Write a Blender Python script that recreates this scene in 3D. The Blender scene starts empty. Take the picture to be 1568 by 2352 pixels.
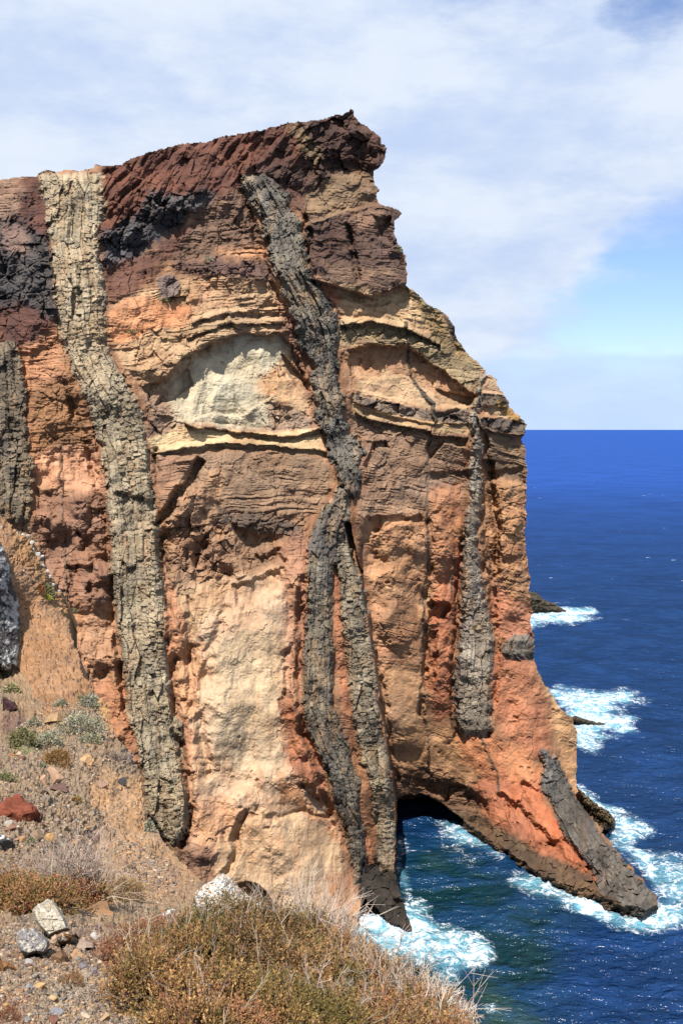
import bpy, math, random
import numpy as np

# ------------------------------------------------------------------ camera
SC = bpy.context.scene
COL = SC.collection
PITCH = math.radians(4.8)
TANV = math.tan(math.radians(27.5))
CAMZ = 60.0
cam_d = bpy.data.cameras.new('camera')
cam_d.sensor_fit = 'VERTICAL'
cam_d.angle = math.radians(55)
cam_d.clip_start = 0.1
cam_d.clip_end = 300000
cam = bpy.data.objects.new('camera', cam_d)
COL.objects.link(cam)
cam.location = (0, 0, CAMZ)
cam.rotation_euler = (math.radians(90) - PITCH, 0, 0)
SC.camera = cam

# ------------------------------------------------------------------ light
SUN_EL, SUN_AZ = math.radians(54), math.radians(-167)      # azimuth from +Y (view) clockwise: behind and to the left
SUN_DIR = (math.sin(SUN_AZ)*math.cos(SUN_EL), math.cos(SUN_AZ)*math.cos(SUN_EL), math.sin(SUN_EL))
sun_d = bpy.data.lights.new('sun', 'SUN')
sun_d.energy = 5.0
sun_d.angle = math.radians(0.5)
sun_d.color = (1.0, 0.962, 0.905)
sun = bpy.data.objects.new('sun', sun_d)
COL.objects.link(sun)
from mathutils import Vector
sun.rotation_euler = Vector(SUN_DIR).to_track_quat('Z', 'Y').to_euler()
sun.location = (-100, -100, 300)

SC.view_settings.view_transform = 'Standard'
SC.view_settings.look = 'None'
SC.view_settings.exposure = 1.2
SC.view_settings.gamma = 1.0
SC.view_settings.use_curve_mapping = False
SC.cycles.max_bounces = 5
SC.cycles.diffuse_bounces = 3
SC.cycles.use_denoising = True


class NT:
    """small wrapper to write node trees"""
    def __init__(self, tree):
        self.t = tree
        tree.nodes.clear()

    def n(self, kind, ins=None, **props):
        nd = self.t.nodes.new(kind)
        for k, v in props.items():
            setattr(nd, k, v)
        for k, v in (ins or {}).items():
            s = nd.inputs[k]
            if isinstance(v, bpy.types.NodeSocket):
                self.t.links.new(v, s)
            elif isinstance(v, bpy.types.Node):
                self.t.links.new(v.outputs[0], s)
            else:
                s.default_value = v
        return nd

    def math(self, op, a, b=0.0, c=0.0, clamp=False):
        nd = self.n('ShaderNodeMath', {0: a, 1: b, 2: c}, operation=op)
        nd.use_clamp = clamp
        return nd.outputs[0]

    def mapr(self, v, a, b, c=0.0, d=1.0, smooth=True):
        nd = self.n('ShaderNodeMapRange', {'Value': v, 'From Min': a, 'From Max': b, 'To Min': c, 'To Max': d})
        nd.interpolation_type = 'SMOOTHSTEP' if smooth else 'LINEAR'
        return nd.outputs[0]

    def mix(self, f, a, b, blend='MIX'):
        nd = self.n('ShaderNodeMix', data_type='RGBA', blend_type=blend)
        for k, v in ((0, f), (6, a), (7, b)):
            s = nd.inputs[k]
            if isinstance(v, bpy.types.NodeSocket):
                self.t.links.new(v, s)
            else:
                s.default_value = v
        return nd.outputs[2]

    def noise(self, vec, scale, detail=4, rough=0.5, dist=0.0):
        nd = self.n('ShaderNodeTexNoise', {'Vector': vec, 'Scale': scale, 'Detail': detail, 'Roughness': rough, 'Distortion': dist})
        return nd.outputs[0]


def lin(c):
    c = np.asarray(c, float)/255.0
    return 0.76*np.where(c <= 0.04045, c/12.92, ((c+0.055)/1.055)**2.4)


def px_dir(x, y):  # x, y in image pixels, like every traced outline below
    """view ray of an image pixel (x, y) of the 1568 x 2352 image; y component 1"""
    cx = (np.asarray(x, np.float64)-784.0)/1176.0*TANV
    cy = -(np.asarray(y, np.float64)-1176.0)/1176.0*TANV
    sp, cp = math.sin(PITCH), math.cos(PITCH)
    yd = cp + cy*sp
    zd = cy*cp - sp
    return cx/yd, zd/yd


def at(x, y, d):
    """world point at image pixel (x, y), d metres out"""
    a, b = px_dir(x, y)
    return np.stack([a*d, np.asarray(d, float)+0*a, CAMZ+b*d], -1)


def sea_depth(y):
    return -CAMZ/px_dir(784, y)[1]


# ------------------------------------------------------------------ sky: clouds over blue
world = bpy.data.worlds.new('World')
SC.world = world
world.use_nodes = True
w = NT(world.node_tree)
sky = w.n('ShaderNodeTexSky', sky_type='NISHITA')
sky.sun_disc = False
sky.sun_elevation = SUN_EL
sky.sun_rotation = SUN_AZ
sky.air_density = 1.0
sky.dust_density = 0.3
sky.ozone_density = 3.0
sky_b = w.n('ShaderNodeVectorMath', {0: sky.outputs[0], 1: (0.058, 0.060, 0.072)}, operation='MULTIPLY').outputs[0]
tc = w.n('ShaderNodeTexCoord')
dirv = tc.outputs['Generated']
mp = w.n('ShaderNodeMapping', {'Vector': dirv, 'Scale': (1.0, 1.0, 2.6), 'Location': (0.31, 0.2, 0.55)})
n_big = w.noise(mp.outputs[0], 2.6, 5, 0.55, 0.0)
n_mid = w.noise(mp.outputs[0], 7.5, 8, 0.62, 0.15)
n_fine = w.noise(mp.outputs[0], 20.0, 6, 0.6, 0.0)
cov = w.math('ADD', w.math('MULTIPLY', n_big, 0.60), w.math('ADD', w.math('MULTIPLY', n_mid, 0.52), w.math('MULTIPLY', n_fine, 0.14)))
warp_c = w.n('ShaderNodeTexNoise', {'Vector': mp.outputs[0], 'Scale': 9.0, 'Detail': 6, 'Roughness': 0.6}).outputs['Color']
warp_v = w.n('ShaderNodeVectorMath', {0: w.n('ShaderNodeVectorMath', {0: warp_c, 1: (0.5, 0.5, 0.5)}, operation='SUBTRACT').outputs[0], 1: (0.14, 0.05, 0.06)}, operation='MULTIPLY').outputs[0]
warped = w.n('ShaderNodeVectorMath', {0: w.n('ShaderNodeVectorMath', {0: dirv, 1: warp_v}, operation='ADD').outputs[0]}, operation='NORMALIZE').outputs[0]


def blob(px, py, rad, amt):
    a, b = px_dir(px, py)
    v = np.array([a, 1.0, b]); v = v/np.linalg.norm(v)
    d = w.n('ShaderNodeVectorMath', {0: warped, 1: tuple(v)}, operation='DOT_PRODUCT').outputs['Value']
    return w.math('MULTIPLY', w.mapr(d, math.cos(rad), 1.0), amt)


hole = None
for args in BLOBS if 'BLOBS' in globals() else [(1525, -20, 0.075, 0.30), (1150, 60, 0.09, 0.17), (1590, 500, 0.11, 0.15), (1200, 765, 0.06, 0.14), (1300, 745, 0.075, 0.19), (1430, 720, 0.085, 0.20), (1590, 690, 0.12, 0.22), (820, -10, 0.05, 0.10),
             (200, 150, 0.32, -0.10), (900, 480, 0.22, -0.16), (1300, 350, 0.22, -0.12)]:
    bl = blob(*args)
    hole = bl if hole is None else w.math('ADD', hole, bl)
cov = w.math('SUBTRACT', cov, hole)
cloud = w.mapr(cov, 0.25, 0.62)
# thickness shading of the cloud deck itself: thin veils let blue through, dense parts whiter
tone = w.math('ADD', w.math('MULTIPLY', w.noise(mp.outputs[0], 4.2, 8, 0.6, 0.1), 0.7), w.math('MULTIPLY', n_mid, 0.3))
ccol = w.mix(w.mapr(tone, 0.38, 0.60), (0.245, 0.300, 0.41, 1), (0.345, 0.380, 0.435, 1))
sep = w.n('ShaderNodeSeparateXYZ', {0: dirv})
# low cloud bank on the horizon
bank_edge = w.math('ADD', sep.outputs['Z'], w.math('MULTIPLY', w.math('SUBTRACT', n_mid, 0.5), 0.022))
bank = w.mapr(bank_edge, 0.074, 0.066, 0.0, 0.62)
skyc = w.mix(cloud, sky_b, ccol)
skyc = w.mix(bank, skyc, (0.245, 0.33, 0.445, 1))
bg = w.n('ShaderNodeBackground', {'Color': skyc, 'Strength': 1.0})
w.n('ShaderNodeOutputWorld', {'Surface': bg})


# ------------------------------------------------------------------ numpy noise
def _h(ix, iy, seed):
    n = ix.astype(np.uint32)*np.uint32(374761393) + iy.astype(np.uint32)*np.uint32(668265263) + np.uint32((seed*2246822519) & 0xffffffff)
    n = (n ^ (n >> np.uint32(13)))*np.uint32(1274126177)
    n = (n ^ (n >> np.uint32(16)))*np.uint32(2654435761)
    n = n ^ (n >> np.uint32(15))
    return n.astype(np.float32)*np.float32(1.0/4294967295.0)


def vn(x, y, seed=0):
    """value noise in -1..1"""
    x = np.asarray(x, np.float32); y = np.asarray(y, np.float32)
    fx = np.floor(x); fy = np.floor(y)
    ix = fx.astype(np.int32); iy = fy.astype(np.int32)
    u = x-fx; v = y-fy
    u = u*u*u*(u*(u*6-15)+10); v = v*v*v*(v*(v*6-15)+10)
    a = _h(ix, iy, seed); b = _h(ix+1, iy, seed); c = _h(ix, iy+1, seed); d = _h(ix+1, iy+1, seed)
    return ((a+(b-a)*u)*(1-v) + (c+(d-c)*u)*v)*2-1


def fbm(x, y, octv=4, seed=0, gain=0.5):
    s = 0; a = 1.0; t = 0
    for i in range(octv):
        s = s + a*vn(x*(2.03**i)+17.3*i, y*(2.03**i)-9.1*i, seed+i)
        t += a; a *= gain
    return s/t*1.5


def worley(x, y, seed=0, jit=0.9):
    """F1, F2, id noise, id noise 2, offset to the nearest point"""
    x = np.asarray(x, np.float32); y = np.asarray(y, np.float32)
    ix = np.floor(x).astype(np.int32); iy = np.floor(y).astype(np.int32)
    f1 = np.full(x.shape, 9, np.float32); f2 = f1.copy()
    cid = np.zeros(x.shape, np.float32); cid2 = cid.copy(); ox = cid.copy(); oy = cid.copy()
    for dx in (-1, 0, 1):
        for dy in (-1, 0, 1):
            jx = ix+dx; jy = iy+dy
            px = jx + 0.5 + (_h(jx, jy, seed)-0.5)*jit
            py = jy + 0.5 + (_h(jx, jy, seed+77)-0.5)*jit
            ddx = x-px; ddy = y-py
            d = np.sqrt(ddx*ddx+ddy*ddy)
            m = d < f1
            f2 = np.where(m, f1, np.minimum(f2, d))
            f1 = np.where(m, d, f1)
            cid = np.where(m, _h(jx, jy, seed+131), cid)
            cid2 = np.where(m, _h(jx, jy, seed+197), cid2)
            ox = np.where(m, ddx, ox); oy = np.where(m, ddy, oy)
    return f1, f2, cid, cid2, ox, oy


def facets(x, y, seed, tilt=1.2, jit=0.9):
    """broken-rock relief: every cell a tilted plane with its own height"""
    f1, f2, c, c2, ox, oy = worley(x, y, seed, jit)
    ang = c2*6.2832
    return (c-0.5) + tilt*(np.cos(ang)*ox+np.sin(ang)*oy)*(0.4+c) - 0.35*np.exp(-((f2-f1)/0.07)**2)


def sstep(a, b, x):
    t = np.clip((x-a)/(b-a), 0, 1)
    return t*t*(3-2*t)


def poly_sd(poly, X, Y, margin=140.0):
    """signed distance (inside negative), clamped to the margin"""
    P = np.asarray(poly, np.float32)
    out = np.full(X.shape, margin, np.float32)
    x0, y0 = P.min(0)-margin; x1, y1 = P.max(0)+margin
    sel = (X >= x0) & (X <= x1) & (Y >= y0) & (Y <= y1)
    x = X[sel].astype(np.float32); y = Y[sel].astype(np.float32)
    if x.size == 0:
        return out
    d = np.full(x.shape, margin*margin, np.float32)
    ins = np.zeros(x.shape, bool)
    n = len(P)
    for i in range(n):
        a = P[i]; b = P[(i+1) % n]
        e = b-a
        L = float(e@e)+1e-9
        t = np.clip(((x-a[0])*e[0]+(y-a[1])*e[1])/L, 0, 1)
        d = np.minimum(d, (x-a[0]-t*e[0])**2+(y-a[1]-t*e[1])**2)
        if a[1] != b[1]:
            c = ((a[1] <= y) != (b[1] <= y)) & (x < e[0]*(y-a[1])/e[1]+a[0])
            ins ^= c
    d = np.sqrt(d)
    out[sel] = np.where(ins, -d, d)
    return out


def line_d(pts, X, Y, margin=120.0):
    """distance to a polyline, clamped"""
    P = np.asarray(pts, np.float32)
    out = np.full(X.shape, margin, np.float32)
    x0, y0 = P.min(0)-margin; x1, y1 = P.max(0)+margin
    sel = (X >= x0) & (X <= x1) & (Y >= y0) & (Y <= y1)
    x = X[sel].astype(np.float32); y = Y[sel].astype(np.float32)
    d = np.full(x.shape, margin*margin, np.float32)
    for a, b in zip(P[:-1], P[1:]):
        e = b-a
        t = np.clip(((x-a[0])*e[0]+(y-a[1])*e[1])/(float(e@e)+1e-9), 0, 1)
        d = np.minimum(d, (x-a[0]-t*e[0])**2+(y-a[1]-t*e[1])**2)
    out[sel] = np.sqrt(d)
    return out


def tps(ctrl):
    """thin-plate spline of 1/depth through (x, y, depth): flat ground and walls stay flat"""
    C = np.asarray(ctrl, float)
    P = C[:, :2]/1000.0; v = 1.0/C[:, 2]
    n = len(P)
    r2 = ((P[:, None]-P[None])**2).sum(-1)
    K = r2*np.log(r2+1e-12)*0.5 + np.eye(n)*1e-4
    A = np.zeros((n+3, n+3))
    A[:n, :n] = K
    A[:n, n] = 1; A[:n, n+1:] = P
    A[n, :n] = 1; A[n+1:, :n] = P.T
    s = np.linalg.solve(A, np.concatenate([v, [0, 0, 0]]))

    def f(X, Y):
        x = np.asarray(X, np.float32)/1000; y = np.asarray(Y, np.float32)/1000
        o = np.float32(s[n]) + np.float32(s[n+1])*x + np.float32(s[n+2])*y
        for i in range(n):
            q = (x-np.float32(P[i, 0]))**2+(y-np.float32(P[i, 1]))**2
            o = o + np.float32(s[i]*0.5)*q*np.log(q+np.float32(1e-12))
        return 1.0/o
    return f


# ------------------------------------------------------------------ mesh helpers
def link_mesh(name, verts, faces, mat=None, parent=None, cols=None, smooth=False, nper=None, origin=None):
    """verts (n,3); faces (m,k) array of quads or triangles, or (loops, starts, totals)"""
    me = bpy.data.meshes.new(name)
    verts = np.asarray(verts, np.float64)
    if origin is not None:
        verts = verts-np.asarray(origin)
    me.vertices.add(len(verts))
    me.vertices.foreach_set('co', verts.astype(np.float32).ravel())
    if isinstance(faces, tuple):
        loops, starts = faces
    else:
        faces = np.asarray(faces, np.int32)
        k = faces.shape[1]
        loops = faces.ravel(); starts = np.arange(len(faces), dtype=np.int32)*k
    me.loops.add(len(loops))
    me.loops.foreach_set('vertex_index', np.asarray(loops, np.int32))
    me.polygons.add(len(starts))
    me.polygons.foreach_set('loop_start', np.asarray(starts, np.int32))
    me.update(calc_edges=True)
    if smooth:
        me.polygons.foreach_set('use_smooth', np.ones(len(starts), bool))
    else:
        me.polygons.foreach_set('use_smooth', np.zeros(len(starts), bool))
    if cols is not None:
        for nm, c in cols.items():
            c = np.asarray(c, np.float32)
            if c.ndim == 1:
                at_ = me.attributes.new(nm, 'FLOAT', 'POINT')
                at_.data.foreach_set('value', c)
            else:
                at_ = me.attributes.new(nm, 'FLOAT_COLOR', 'POINT')
                c4 = np.ones((len(c), 4), np.float32); c4[:, :3] = c
                at_.data.foreach_set('color', c4.ravel())
    if mat is not None:
        me.materials.append(mat)
    me.validate()
    o = bpy.data.objects.new(name, me)
    COL.objects.link(o)
    if origin is not None:
        o.location = tuple(origin)
    if parent is not None:
        o.parent = parent
        if origin is not None:
            o.location = tuple(np.asarray(origin)-np.asarray(parent.matrix_world.translation if False else parent.location))
    return o


def tag(o, label=None, cat=None, group=None, kind=None):
    if label: o['label'] = label
    if cat: o['category'] = cat
    if group: o['group'] = group
    if kind: o['kind'] = kind
    return o


def grid_sheet(mask, P, part, attrs, names, mat, root_name, skirt, skirt_steps=1, parents=None, smooth=False):
    """quads of a grid where the mask holds, split into one mesh per part id (0 = the root mesh), with a skirt round the outline on the root"""
    H, W = mask.shape
    q = mask[:-1, :-1] & mask[1:, :-1] & mask[:-1, 1:] & mask[1:, 1:]
    iy, ix = np.nonzero(q)
    idx = np.arange(H*W).reshape(H, W)
    F = np.stack([idx[iy, ix], idx[iy+1, ix], idx[iy+1, ix+1], idx[iy, ix+1]], -1)
    pid = part[iy, ix]
    Pf = P.reshape(-1, 3)
    # outline edges
    qp = np.pad(q, 1)
    ed = []
    def add(sel, a, b):
        yy, xx = np.nonzero(sel)
        ed.append(np.stack([idx[yy+a[0], xx+a[1]], idx[yy+b[0], xx+b[1]]], -1))
    inner = qp[1:-1, 1:-1]
    add(inner & ~qp[:-2, 1:-1], (0, 1), (0, 0))     # top
    add(inner & ~qp[2:, 1:-1], (1, 0), (1, 1))      # bottom
    add(inner & ~qp[1:-1, :-2], (0, 0), (1, 0))     # left
    add(inner & ~qp[1:-1, 2:], (1, 1), (0, 1))      # right
    E = np.concatenate(ed)
    objs = {}
    for k in sorted(set(pid.tolist()) | {0}):
        f = F[pid == k]
        extra_v = np.zeros((0, 3)); base = None
        used, inv = np.unique(f, return_inverse=True)
        f = inv.reshape(f.shape)
        v = Pf[used]
        cols = {n: a.reshape((H*W,)+a.shape[2:])[used] for n, a in attrs.items()}
        if k == 0 and skirt is not None:
            eu, einv = np.unique(E, return_inverse=True)
            einv = einv.reshape(E.shape)
            rings = [Pf[eu]]
            for s in range(skirt_steps):
                rings.append(skirt(rings[0], (s+1)/skirt_steps))
            n0 = len(v); m = len(eu)
            v = np.concatenate([v]+rings)
            sf = []
            for s in range(skirt_steps):
                o0 = n0+s*m; o1 = o0+m
                sf.append(np.stack([einv[:, 1]+o0, einv[:, 0]+o0, einv[:, 0]+o1, einv[:, 1]+o1], -1))
            f = np.concatenate([f]+sf)
            for n, a in attrs.items():
                e = a.reshape((H*W,)+a.shape[2:])[eu]
                rows_ = [e]
                for s in range(skirt_steps):
                    if n == 'col':
                        r_ = rings[s+1]; k_ = min(1.0, (s+1)/3)
                        sh = (1+0.22*fbm(r_[:, 0]*0.9+r_[:, 1]*0.4, r_[:, 2]*0.9+r_[:, 1]*0.3, 3, 700))[:, None]
                        rows_.append((e*(1-k_)+e.mean(0)*k_)*sh)
                    else:
                        rows_.append(e)
                cols[n] = np.concatenate([cols[n]]+rows_)
        nm = root_name if k == 0 else names[k]
        par = None if k == 0 else objs[0]
        objs[k] = link_mesh(nm, v, f, mat, par, cols, smooth)
    return objs


def rock_material(name, bump=0.35, scale=1.2, rough=0.92, var=0.22):
    m = bpy.data.materials.new(name)
    m.use_nodes = True
    t = NT(m.node_tree)
    a = t.n('ShaderNodeAttribute', attribute_name='col')
    g = t.n('ShaderNodeNewGeometry')
    pos = g.outputs['Position']
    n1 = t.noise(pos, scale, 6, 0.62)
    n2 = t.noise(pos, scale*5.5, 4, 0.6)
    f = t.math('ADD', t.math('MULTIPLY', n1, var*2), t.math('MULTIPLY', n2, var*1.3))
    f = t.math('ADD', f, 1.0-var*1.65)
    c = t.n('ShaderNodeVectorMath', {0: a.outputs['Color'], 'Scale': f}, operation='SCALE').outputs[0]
    b = t.n('ShaderNodeBump', {'Strength': bump, 'Distance': 0.6/scale, 'Height': t.math('ADD', n1, t.math('MULTIPLY', n2, 0.5))})
    p = t.n('ShaderNodeBsdfPrincipled', {'Base Color': c, 'Roughness': rough, 'Specular IOR Level': 0.15, 'Normal': b})
    t.n('ShaderNodeOutputMaterial', {'Surface': p})
    return m


# ------------------------------------------------------------------ the cliff
ALB = 0.60
STEP = 1.9
gx = np.arange(-60, 1560, STEP, dtype=np.float32)
gy = np.arange(225, 2236, STEP, dtype=np.float32)
GX, GY = np.meshgrid(gx, gy)
# low-frequency wander used to roughen every traced line
WX = fbm(GX/60, GY/60, 3, 5)
WY = fbm(GX/14, GY/14, 3, 6)
WJ = 0.65*WX+0.45*WY

OUTLINE = [(-80, 412), (0, 413), (45, 405), (85, 405), (95, 393), (110, 390), (125, 396), (150, 390), (180, 392), (215, 385), (220, 376), (230, 380), (275, 378), (285, 371), (310, 360), (350, 347),
           (390, 336), (430, 328), (465, 327), (475, 325), (500, 315), (545, 308), (570, 303), (600, 298), (640, 287), (665, 280), (690, 279), (735, 275), (765, 265), (797, 258), (805, 250), (811, 249),
           (814, 265), (830, 283), (850, 295), (868, 308), (877, 320), (876, 330), (886, 332), (889, 345), (885, 357), (880, 373), (868, 385), (858, 393), (857, 405), (861, 425), (871, 437), (865, 446),
           (870, 465), (885, 473), (916, 479), (924, 490), (918, 500), (907, 507), (908, 520), (904, 535), (912, 550), (915, 565), (922, 575), (932, 590), (936, 625), (934, 655), (945, 663), (958, 675),
           (975, 690), (985, 700), (1005, 710), (1020, 718), (1035, 735), (1045, 750), (1050, 780), (1065, 795), (1080, 820), (1100, 830), (1110, 845), (1117, 862), (1130, 861), (1142, 870), (1140, 885),
           (1155, 900), (1168, 920), (1170, 935), (1185, 950), (1200, 962), (1209, 975), (1205, 1000), (1198, 1010), (1208, 1030), (1208, 1060), (1212, 1085), (1208, 1110), (1210, 1130), (1207, 1160),
           (1211, 1190), (1205, 1220), (1208, 1250), (1210, 1280), (1214, 1310), (1218, 1340), (1214, 1360), (1219, 1385), (1223, 1405), (1218, 1425), (1222, 1450), (1228, 1470), (1225, 1510),
           (1232, 1535), (1245, 1560), (1260, 1585), (1275, 1610), (1290, 1630), (1314, 1650), (1325, 1680), (1324, 1730), (1323, 1790), (1325, 1808), (1340, 1838), (1356, 1868),
           (1366, 1884), (1384, 1900), (1382, 1912), (1400, 1928), (1408, 1946), (1424, 1958), (1428, 1972), (1452, 1990), (1458, 2006), (1478, 2020), (1484, 2036), (1510, 2058), (1512, 2085), (1508, 2145), (1440, 2150), (1370, 2148),
           (1350, 2130), (1330, 2122), (1310, 2108), (1290, 2094), (1270, 2084), (1240, 2072), (1200, 2044), (1160, 2008), (1110, 1980), (1080, 1952), (1040, 1934), (1000, 1928), (935, 1938), (914, 1948),
           (908, 2000), (914, 2030), (930, 2085), (948, 2140), (890, 2115), (856, 2080), (838, 2064), (822, 2100), (834, 2232), (200, 2232), (-80, 2232)]
out_sd = poly_sd(OUTLINE, GX, GY, 60)
mask = (out_sd + 1.6*WY + 1.5*vn(GX/5, GY/5, 31)) < 0

# depth: the left wall and buttress, and the recess with the right-hand foot behind it
def foot(y):
    # depth of the rock where it meets the water, less the mean relief of its face
    return sea_depth(y)+1.5


CL = [(-40, 400, 124), (-40, 1200, 114), (-40, 1800, 110), (240, 380, 128), (240, 700, 122), (300, 1000, 118), (340, 1300, 114), (380, 1600, 111), (420, 1900, 108), (380, 2150, 107),
      (560, 300, 137), (560, 600, 131), (560, 900, 127), (560, 1200, 122), (560, 1500, 117), (560, 1800, 113), (560, 2120, 109), (700, 1300, 122), (740, 1800, 117), (800, 2100, 115.5),
      (870, 2000, 122.5), (905, 2060, 118.0), (930, 2100, 115.3), (880, 1700, 123), (830, 1300, 127), (810, 250, 142), (870, 330, 143), (930, 600, 140), (850, 800, 138), (850, 1000, 135), (820, 1180, 130),
      (1000, 750, 142), (1000, 1000, 138.5)]
CR = [(560, 300, 137), (560, 600, 131), (560, 900, 127), (560, 1150, 123), (810, 250, 142), (870, 330, 143), (930, 600, 140), (850, 800, 138), (850, 1000, 136), (830, 1180, 132.5), (860, 1500, 134.5), (888, 1660, 137),
      (1000, 750, 142), (1000, 1000, 138.5), (1000, 1300, 139), (1000, 1600, 141.5), (1000, 1885, foot(1888)), (910, 1895, foot(1895)), (1200, 980, 147), (1200, 1200, 146), (1222, 1450, 146.5),
      (1150, 1600, 144), (1290, 1640, 149), (1320, 1800, 149), (1100, 1800, 142), (1110, 1932, foot(1932)), (1160, 1956, foot(1956)), (1200, 1990, foot(1990)), (1240, 1800, 141),
      (1270, 2030, foot(2030)), (1310, 2052, foot(2052)), (1365, 2066, foot(2066)), (1360, 1930, 132), (1440, 2000, 127), (1455, 2098, foot(2098)), (1508, 2080, foot(2080)),
      (1400, 1885, 141)]
DL = tps(CL)(GX, GY)
DR = tps(CR)(GX, GY)
bx = np.interp(GY, [1000, 1180, 1240, 1320, 1400, 1480, 1560, 1620, 1700, 1800, 1860, 1980, 2005, 2060, 2110, 2150], [800, 812, 822, 829, 841, 855, 869, 873, 888, 905, 910, 908, 908, 924, 942, 960])
bs = np.interp(GY, [900, 1150, 1250, 1320], [200, 90, 12, 2.5])
wl = np.clip(0.5-(GX-bx+2.5*WY)/(2*bs), 0, 1)
D = DR + (DL-DR)*wl*wl*(3-2*wl)

sd_cache = {}
def W(poly, soft=6, jit=8.0):
    sd = poly_sd(poly, GX, GY, max(soft, 3)+jit*2.2+4)
    return sstep(soft, -soft, sd+jit*WJ)


FIELD = np.zeros(GX.shape, np.float32)
bed = FIELD+0.2; fac = FIELD+0.3; lump = FIELD+0.8
colr = np.empty(GX.shape+(3,), np.float32); colr[:] = lin((172, 122, 84))
colr2 = np.empty(GX.shape+(3,), np.float32); colr2[:] = lin((140, 95, 66))
part = np.zeros(GX.shape, np.int32)
PARTS = {0: 'cliff'}
PLAB = {}


def zone(poly, col, col2, b, f, l, soft=13, jit=15.0, name=None, label=None):
    global colr, colr2, bed, fac, lump
    w_ = W(poly, soft, jit)
    w3 = w_[..., None]
    colr = colr+(lin(col).astype(np.float32)-colr)*w3
    colr2 = colr2+(lin(col2).astype(np.float32)-colr2)*w3
    bed = bed+(b-bed)*w_; fac = fac+(f-fac)*w_; lump = lump+(l-lump)*w_
    if name:
        k = len(PARTS); PARTS[k] = name
        if label: PLAB[k] = label
        part[w_ > 0.5] = k


# --- left strip (left of the pale dyke)
zone([(-80, 400), (100, 395), (135, 480), (130, 560), (-80, 520)], (110, 66, 56), (84, 56, 50), 0.3, 0.7, 0.6, name='red_scoria', label='dark red scoria capping the far left of the cliff')
zone([(-80, 400), (42, 410), (36, 500), (-80, 520)], (165, 125, 100), (140, 105, 85), 0.5, 0.6, 0.4)
zone([(-80, 505), (40, 505), (125, 545), (135, 720), (110, 770), (50, 800), (-80, 790)], (84, 74, 72), (58, 52, 52), 0.1, 1.5, 1.2, name='lava_lens', label='grey-black blocky lava at the far left of the cliff')
zone([(10, 515), (60, 515), (75, 580), (50, 600), (15, 560)], (140, 105, 90), (105, 85, 78), 0.2, 1.0, 0.6)
zone([(-80, 705), (45, 700), (125, 740), (135, 775), (60, 800), (-80, 800)], (96, 56, 48), (74, 48, 44), 0.2, 0.8, 0.8)
zone([(45, 800), (125, 765), (150, 850), (190, 930), (215, 975), (215, 1030), (70, 1040), (52, 900)], (198, 132, 94), (166, 108, 76), 1.0, 0.7, 1.0, name='bedded_tuff', label='orange bedded tuff between the two left-hand dykes')
zone([(60, 890), (170, 880), (215, 980), (210, 1030), (75, 1040)], (168, 112, 70), (140, 92, 60), 1.0, 0.8, 0.8)
zone([(75, 1060), (120, 1030), (225, 1030), (240, 1120), (230, 1150), (90, 1120)], (232, 164, 122), (205, 135, 98), 0.4, 0.5, 1.2)
zone([(75, 1130), (235, 1125), (250, 1300), (262, 1410), (150, 1430), (70, 1210)], (168, 116, 88), (142, 96, 74), 0.4, 0.7, 1.6, name='tuff_wall', label='brown hollowed tuff left of the pale dyke')
zone([(130, 1400), (262, 1390), (285, 1560), (300, 1720), (250, 1730), (165, 1560)], (200, 144, 102), (174, 118, 82), 0.3, 0.6, 1.2)
zone([(215, 1560), (285, 1560), (318, 1740), (300, 1760), (240, 1700)], (190, 122, 86), (170, 106, 76), 0.3, 0.4, 1.0)
zone([(-80, 1160), (75, 1160), (95, 1260), (-80, 1260)], (165, 125, 92), (135, 105, 82), 0.3, 0.9, 1.0)

# --- top cap
zone([(236, 370), (470, 310), (690, 265), (760, 250), (730, 480), (600, 480), (540, 430), (470, 480), (330, 560), (236, 600)], (112, 62, 50), (88, 50, 43), 0.25, 0.7, 0.9, name='red_scoria', label='dark red-brown scoria under the skyline')
zone([(232, 545), (300, 500), (345, 450), (480, 440), (490, 470), (420, 520), (330, 590), (280, 610), (236, 640)], (96, 88, 88), (66, 60, 62), 0.1, 1.8, 0.8, name='lava_lens', label='blue-grey rubbly lava lens under the red scoria')
zone([(236, 610), (300, 600), (430, 515), (480, 480), (500, 500), (460, 560), (370, 620), (310, 690), (236, 730)], (118, 72, 58), (92, 58, 50), 0.8, 0.6, 0.8)
zone([(470, 480), (560, 440), (600, 500), (615, 570), (560, 600), (440, 600), (400, 630), (390, 610)], (128, 94, 74), (104, 76, 60), 0.9, 0.9, 0.9, name='bedded_tuff', label='brown bedded tuff below the red cap')
zone([(500, 575), (600, 560), (612, 585), (590, 600), (520, 590)], (205, 138, 92), (185, 122, 82), 0.5, 0.5, 0.5)
zone([(390, 600), (520, 590), (620, 600), (640, 660), (520, 650), (420, 640)], (112, 80, 70), (90, 68, 62), 0.7, 1.0, 0.7)
zone([(690, 265), (815, 240), (900, 330), (885, 380), (850, 400), (800, 400), (740, 430), (700, 420)], (92, 62, 52), (66, 47, 42), 0.3, 1.2, 1.2, name='red_scoria', label='dark jagged scoria crag at the summit')
zone([(672, 285), (700, 285), (735, 360), (715, 380), (690, 340)], (150, 118, 80), (120, 96, 70), 0.2, 1.2, 0.6)
zone([(560, 380), (720, 380), (740, 470), (700, 500), (600, 420)], (104, 70, 56), (82, 58, 50), 0.3, 1.0, 1.0)
zone([(705, 440), (790, 400), (862, 400), (870, 465), (800, 490), (720, 540), (700, 520)], (150, 116, 84), (120, 92, 70), 1.0, 0.8, 0.9, name='bedded_tuff', label='tan bedded tuff under the summit crag')
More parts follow.
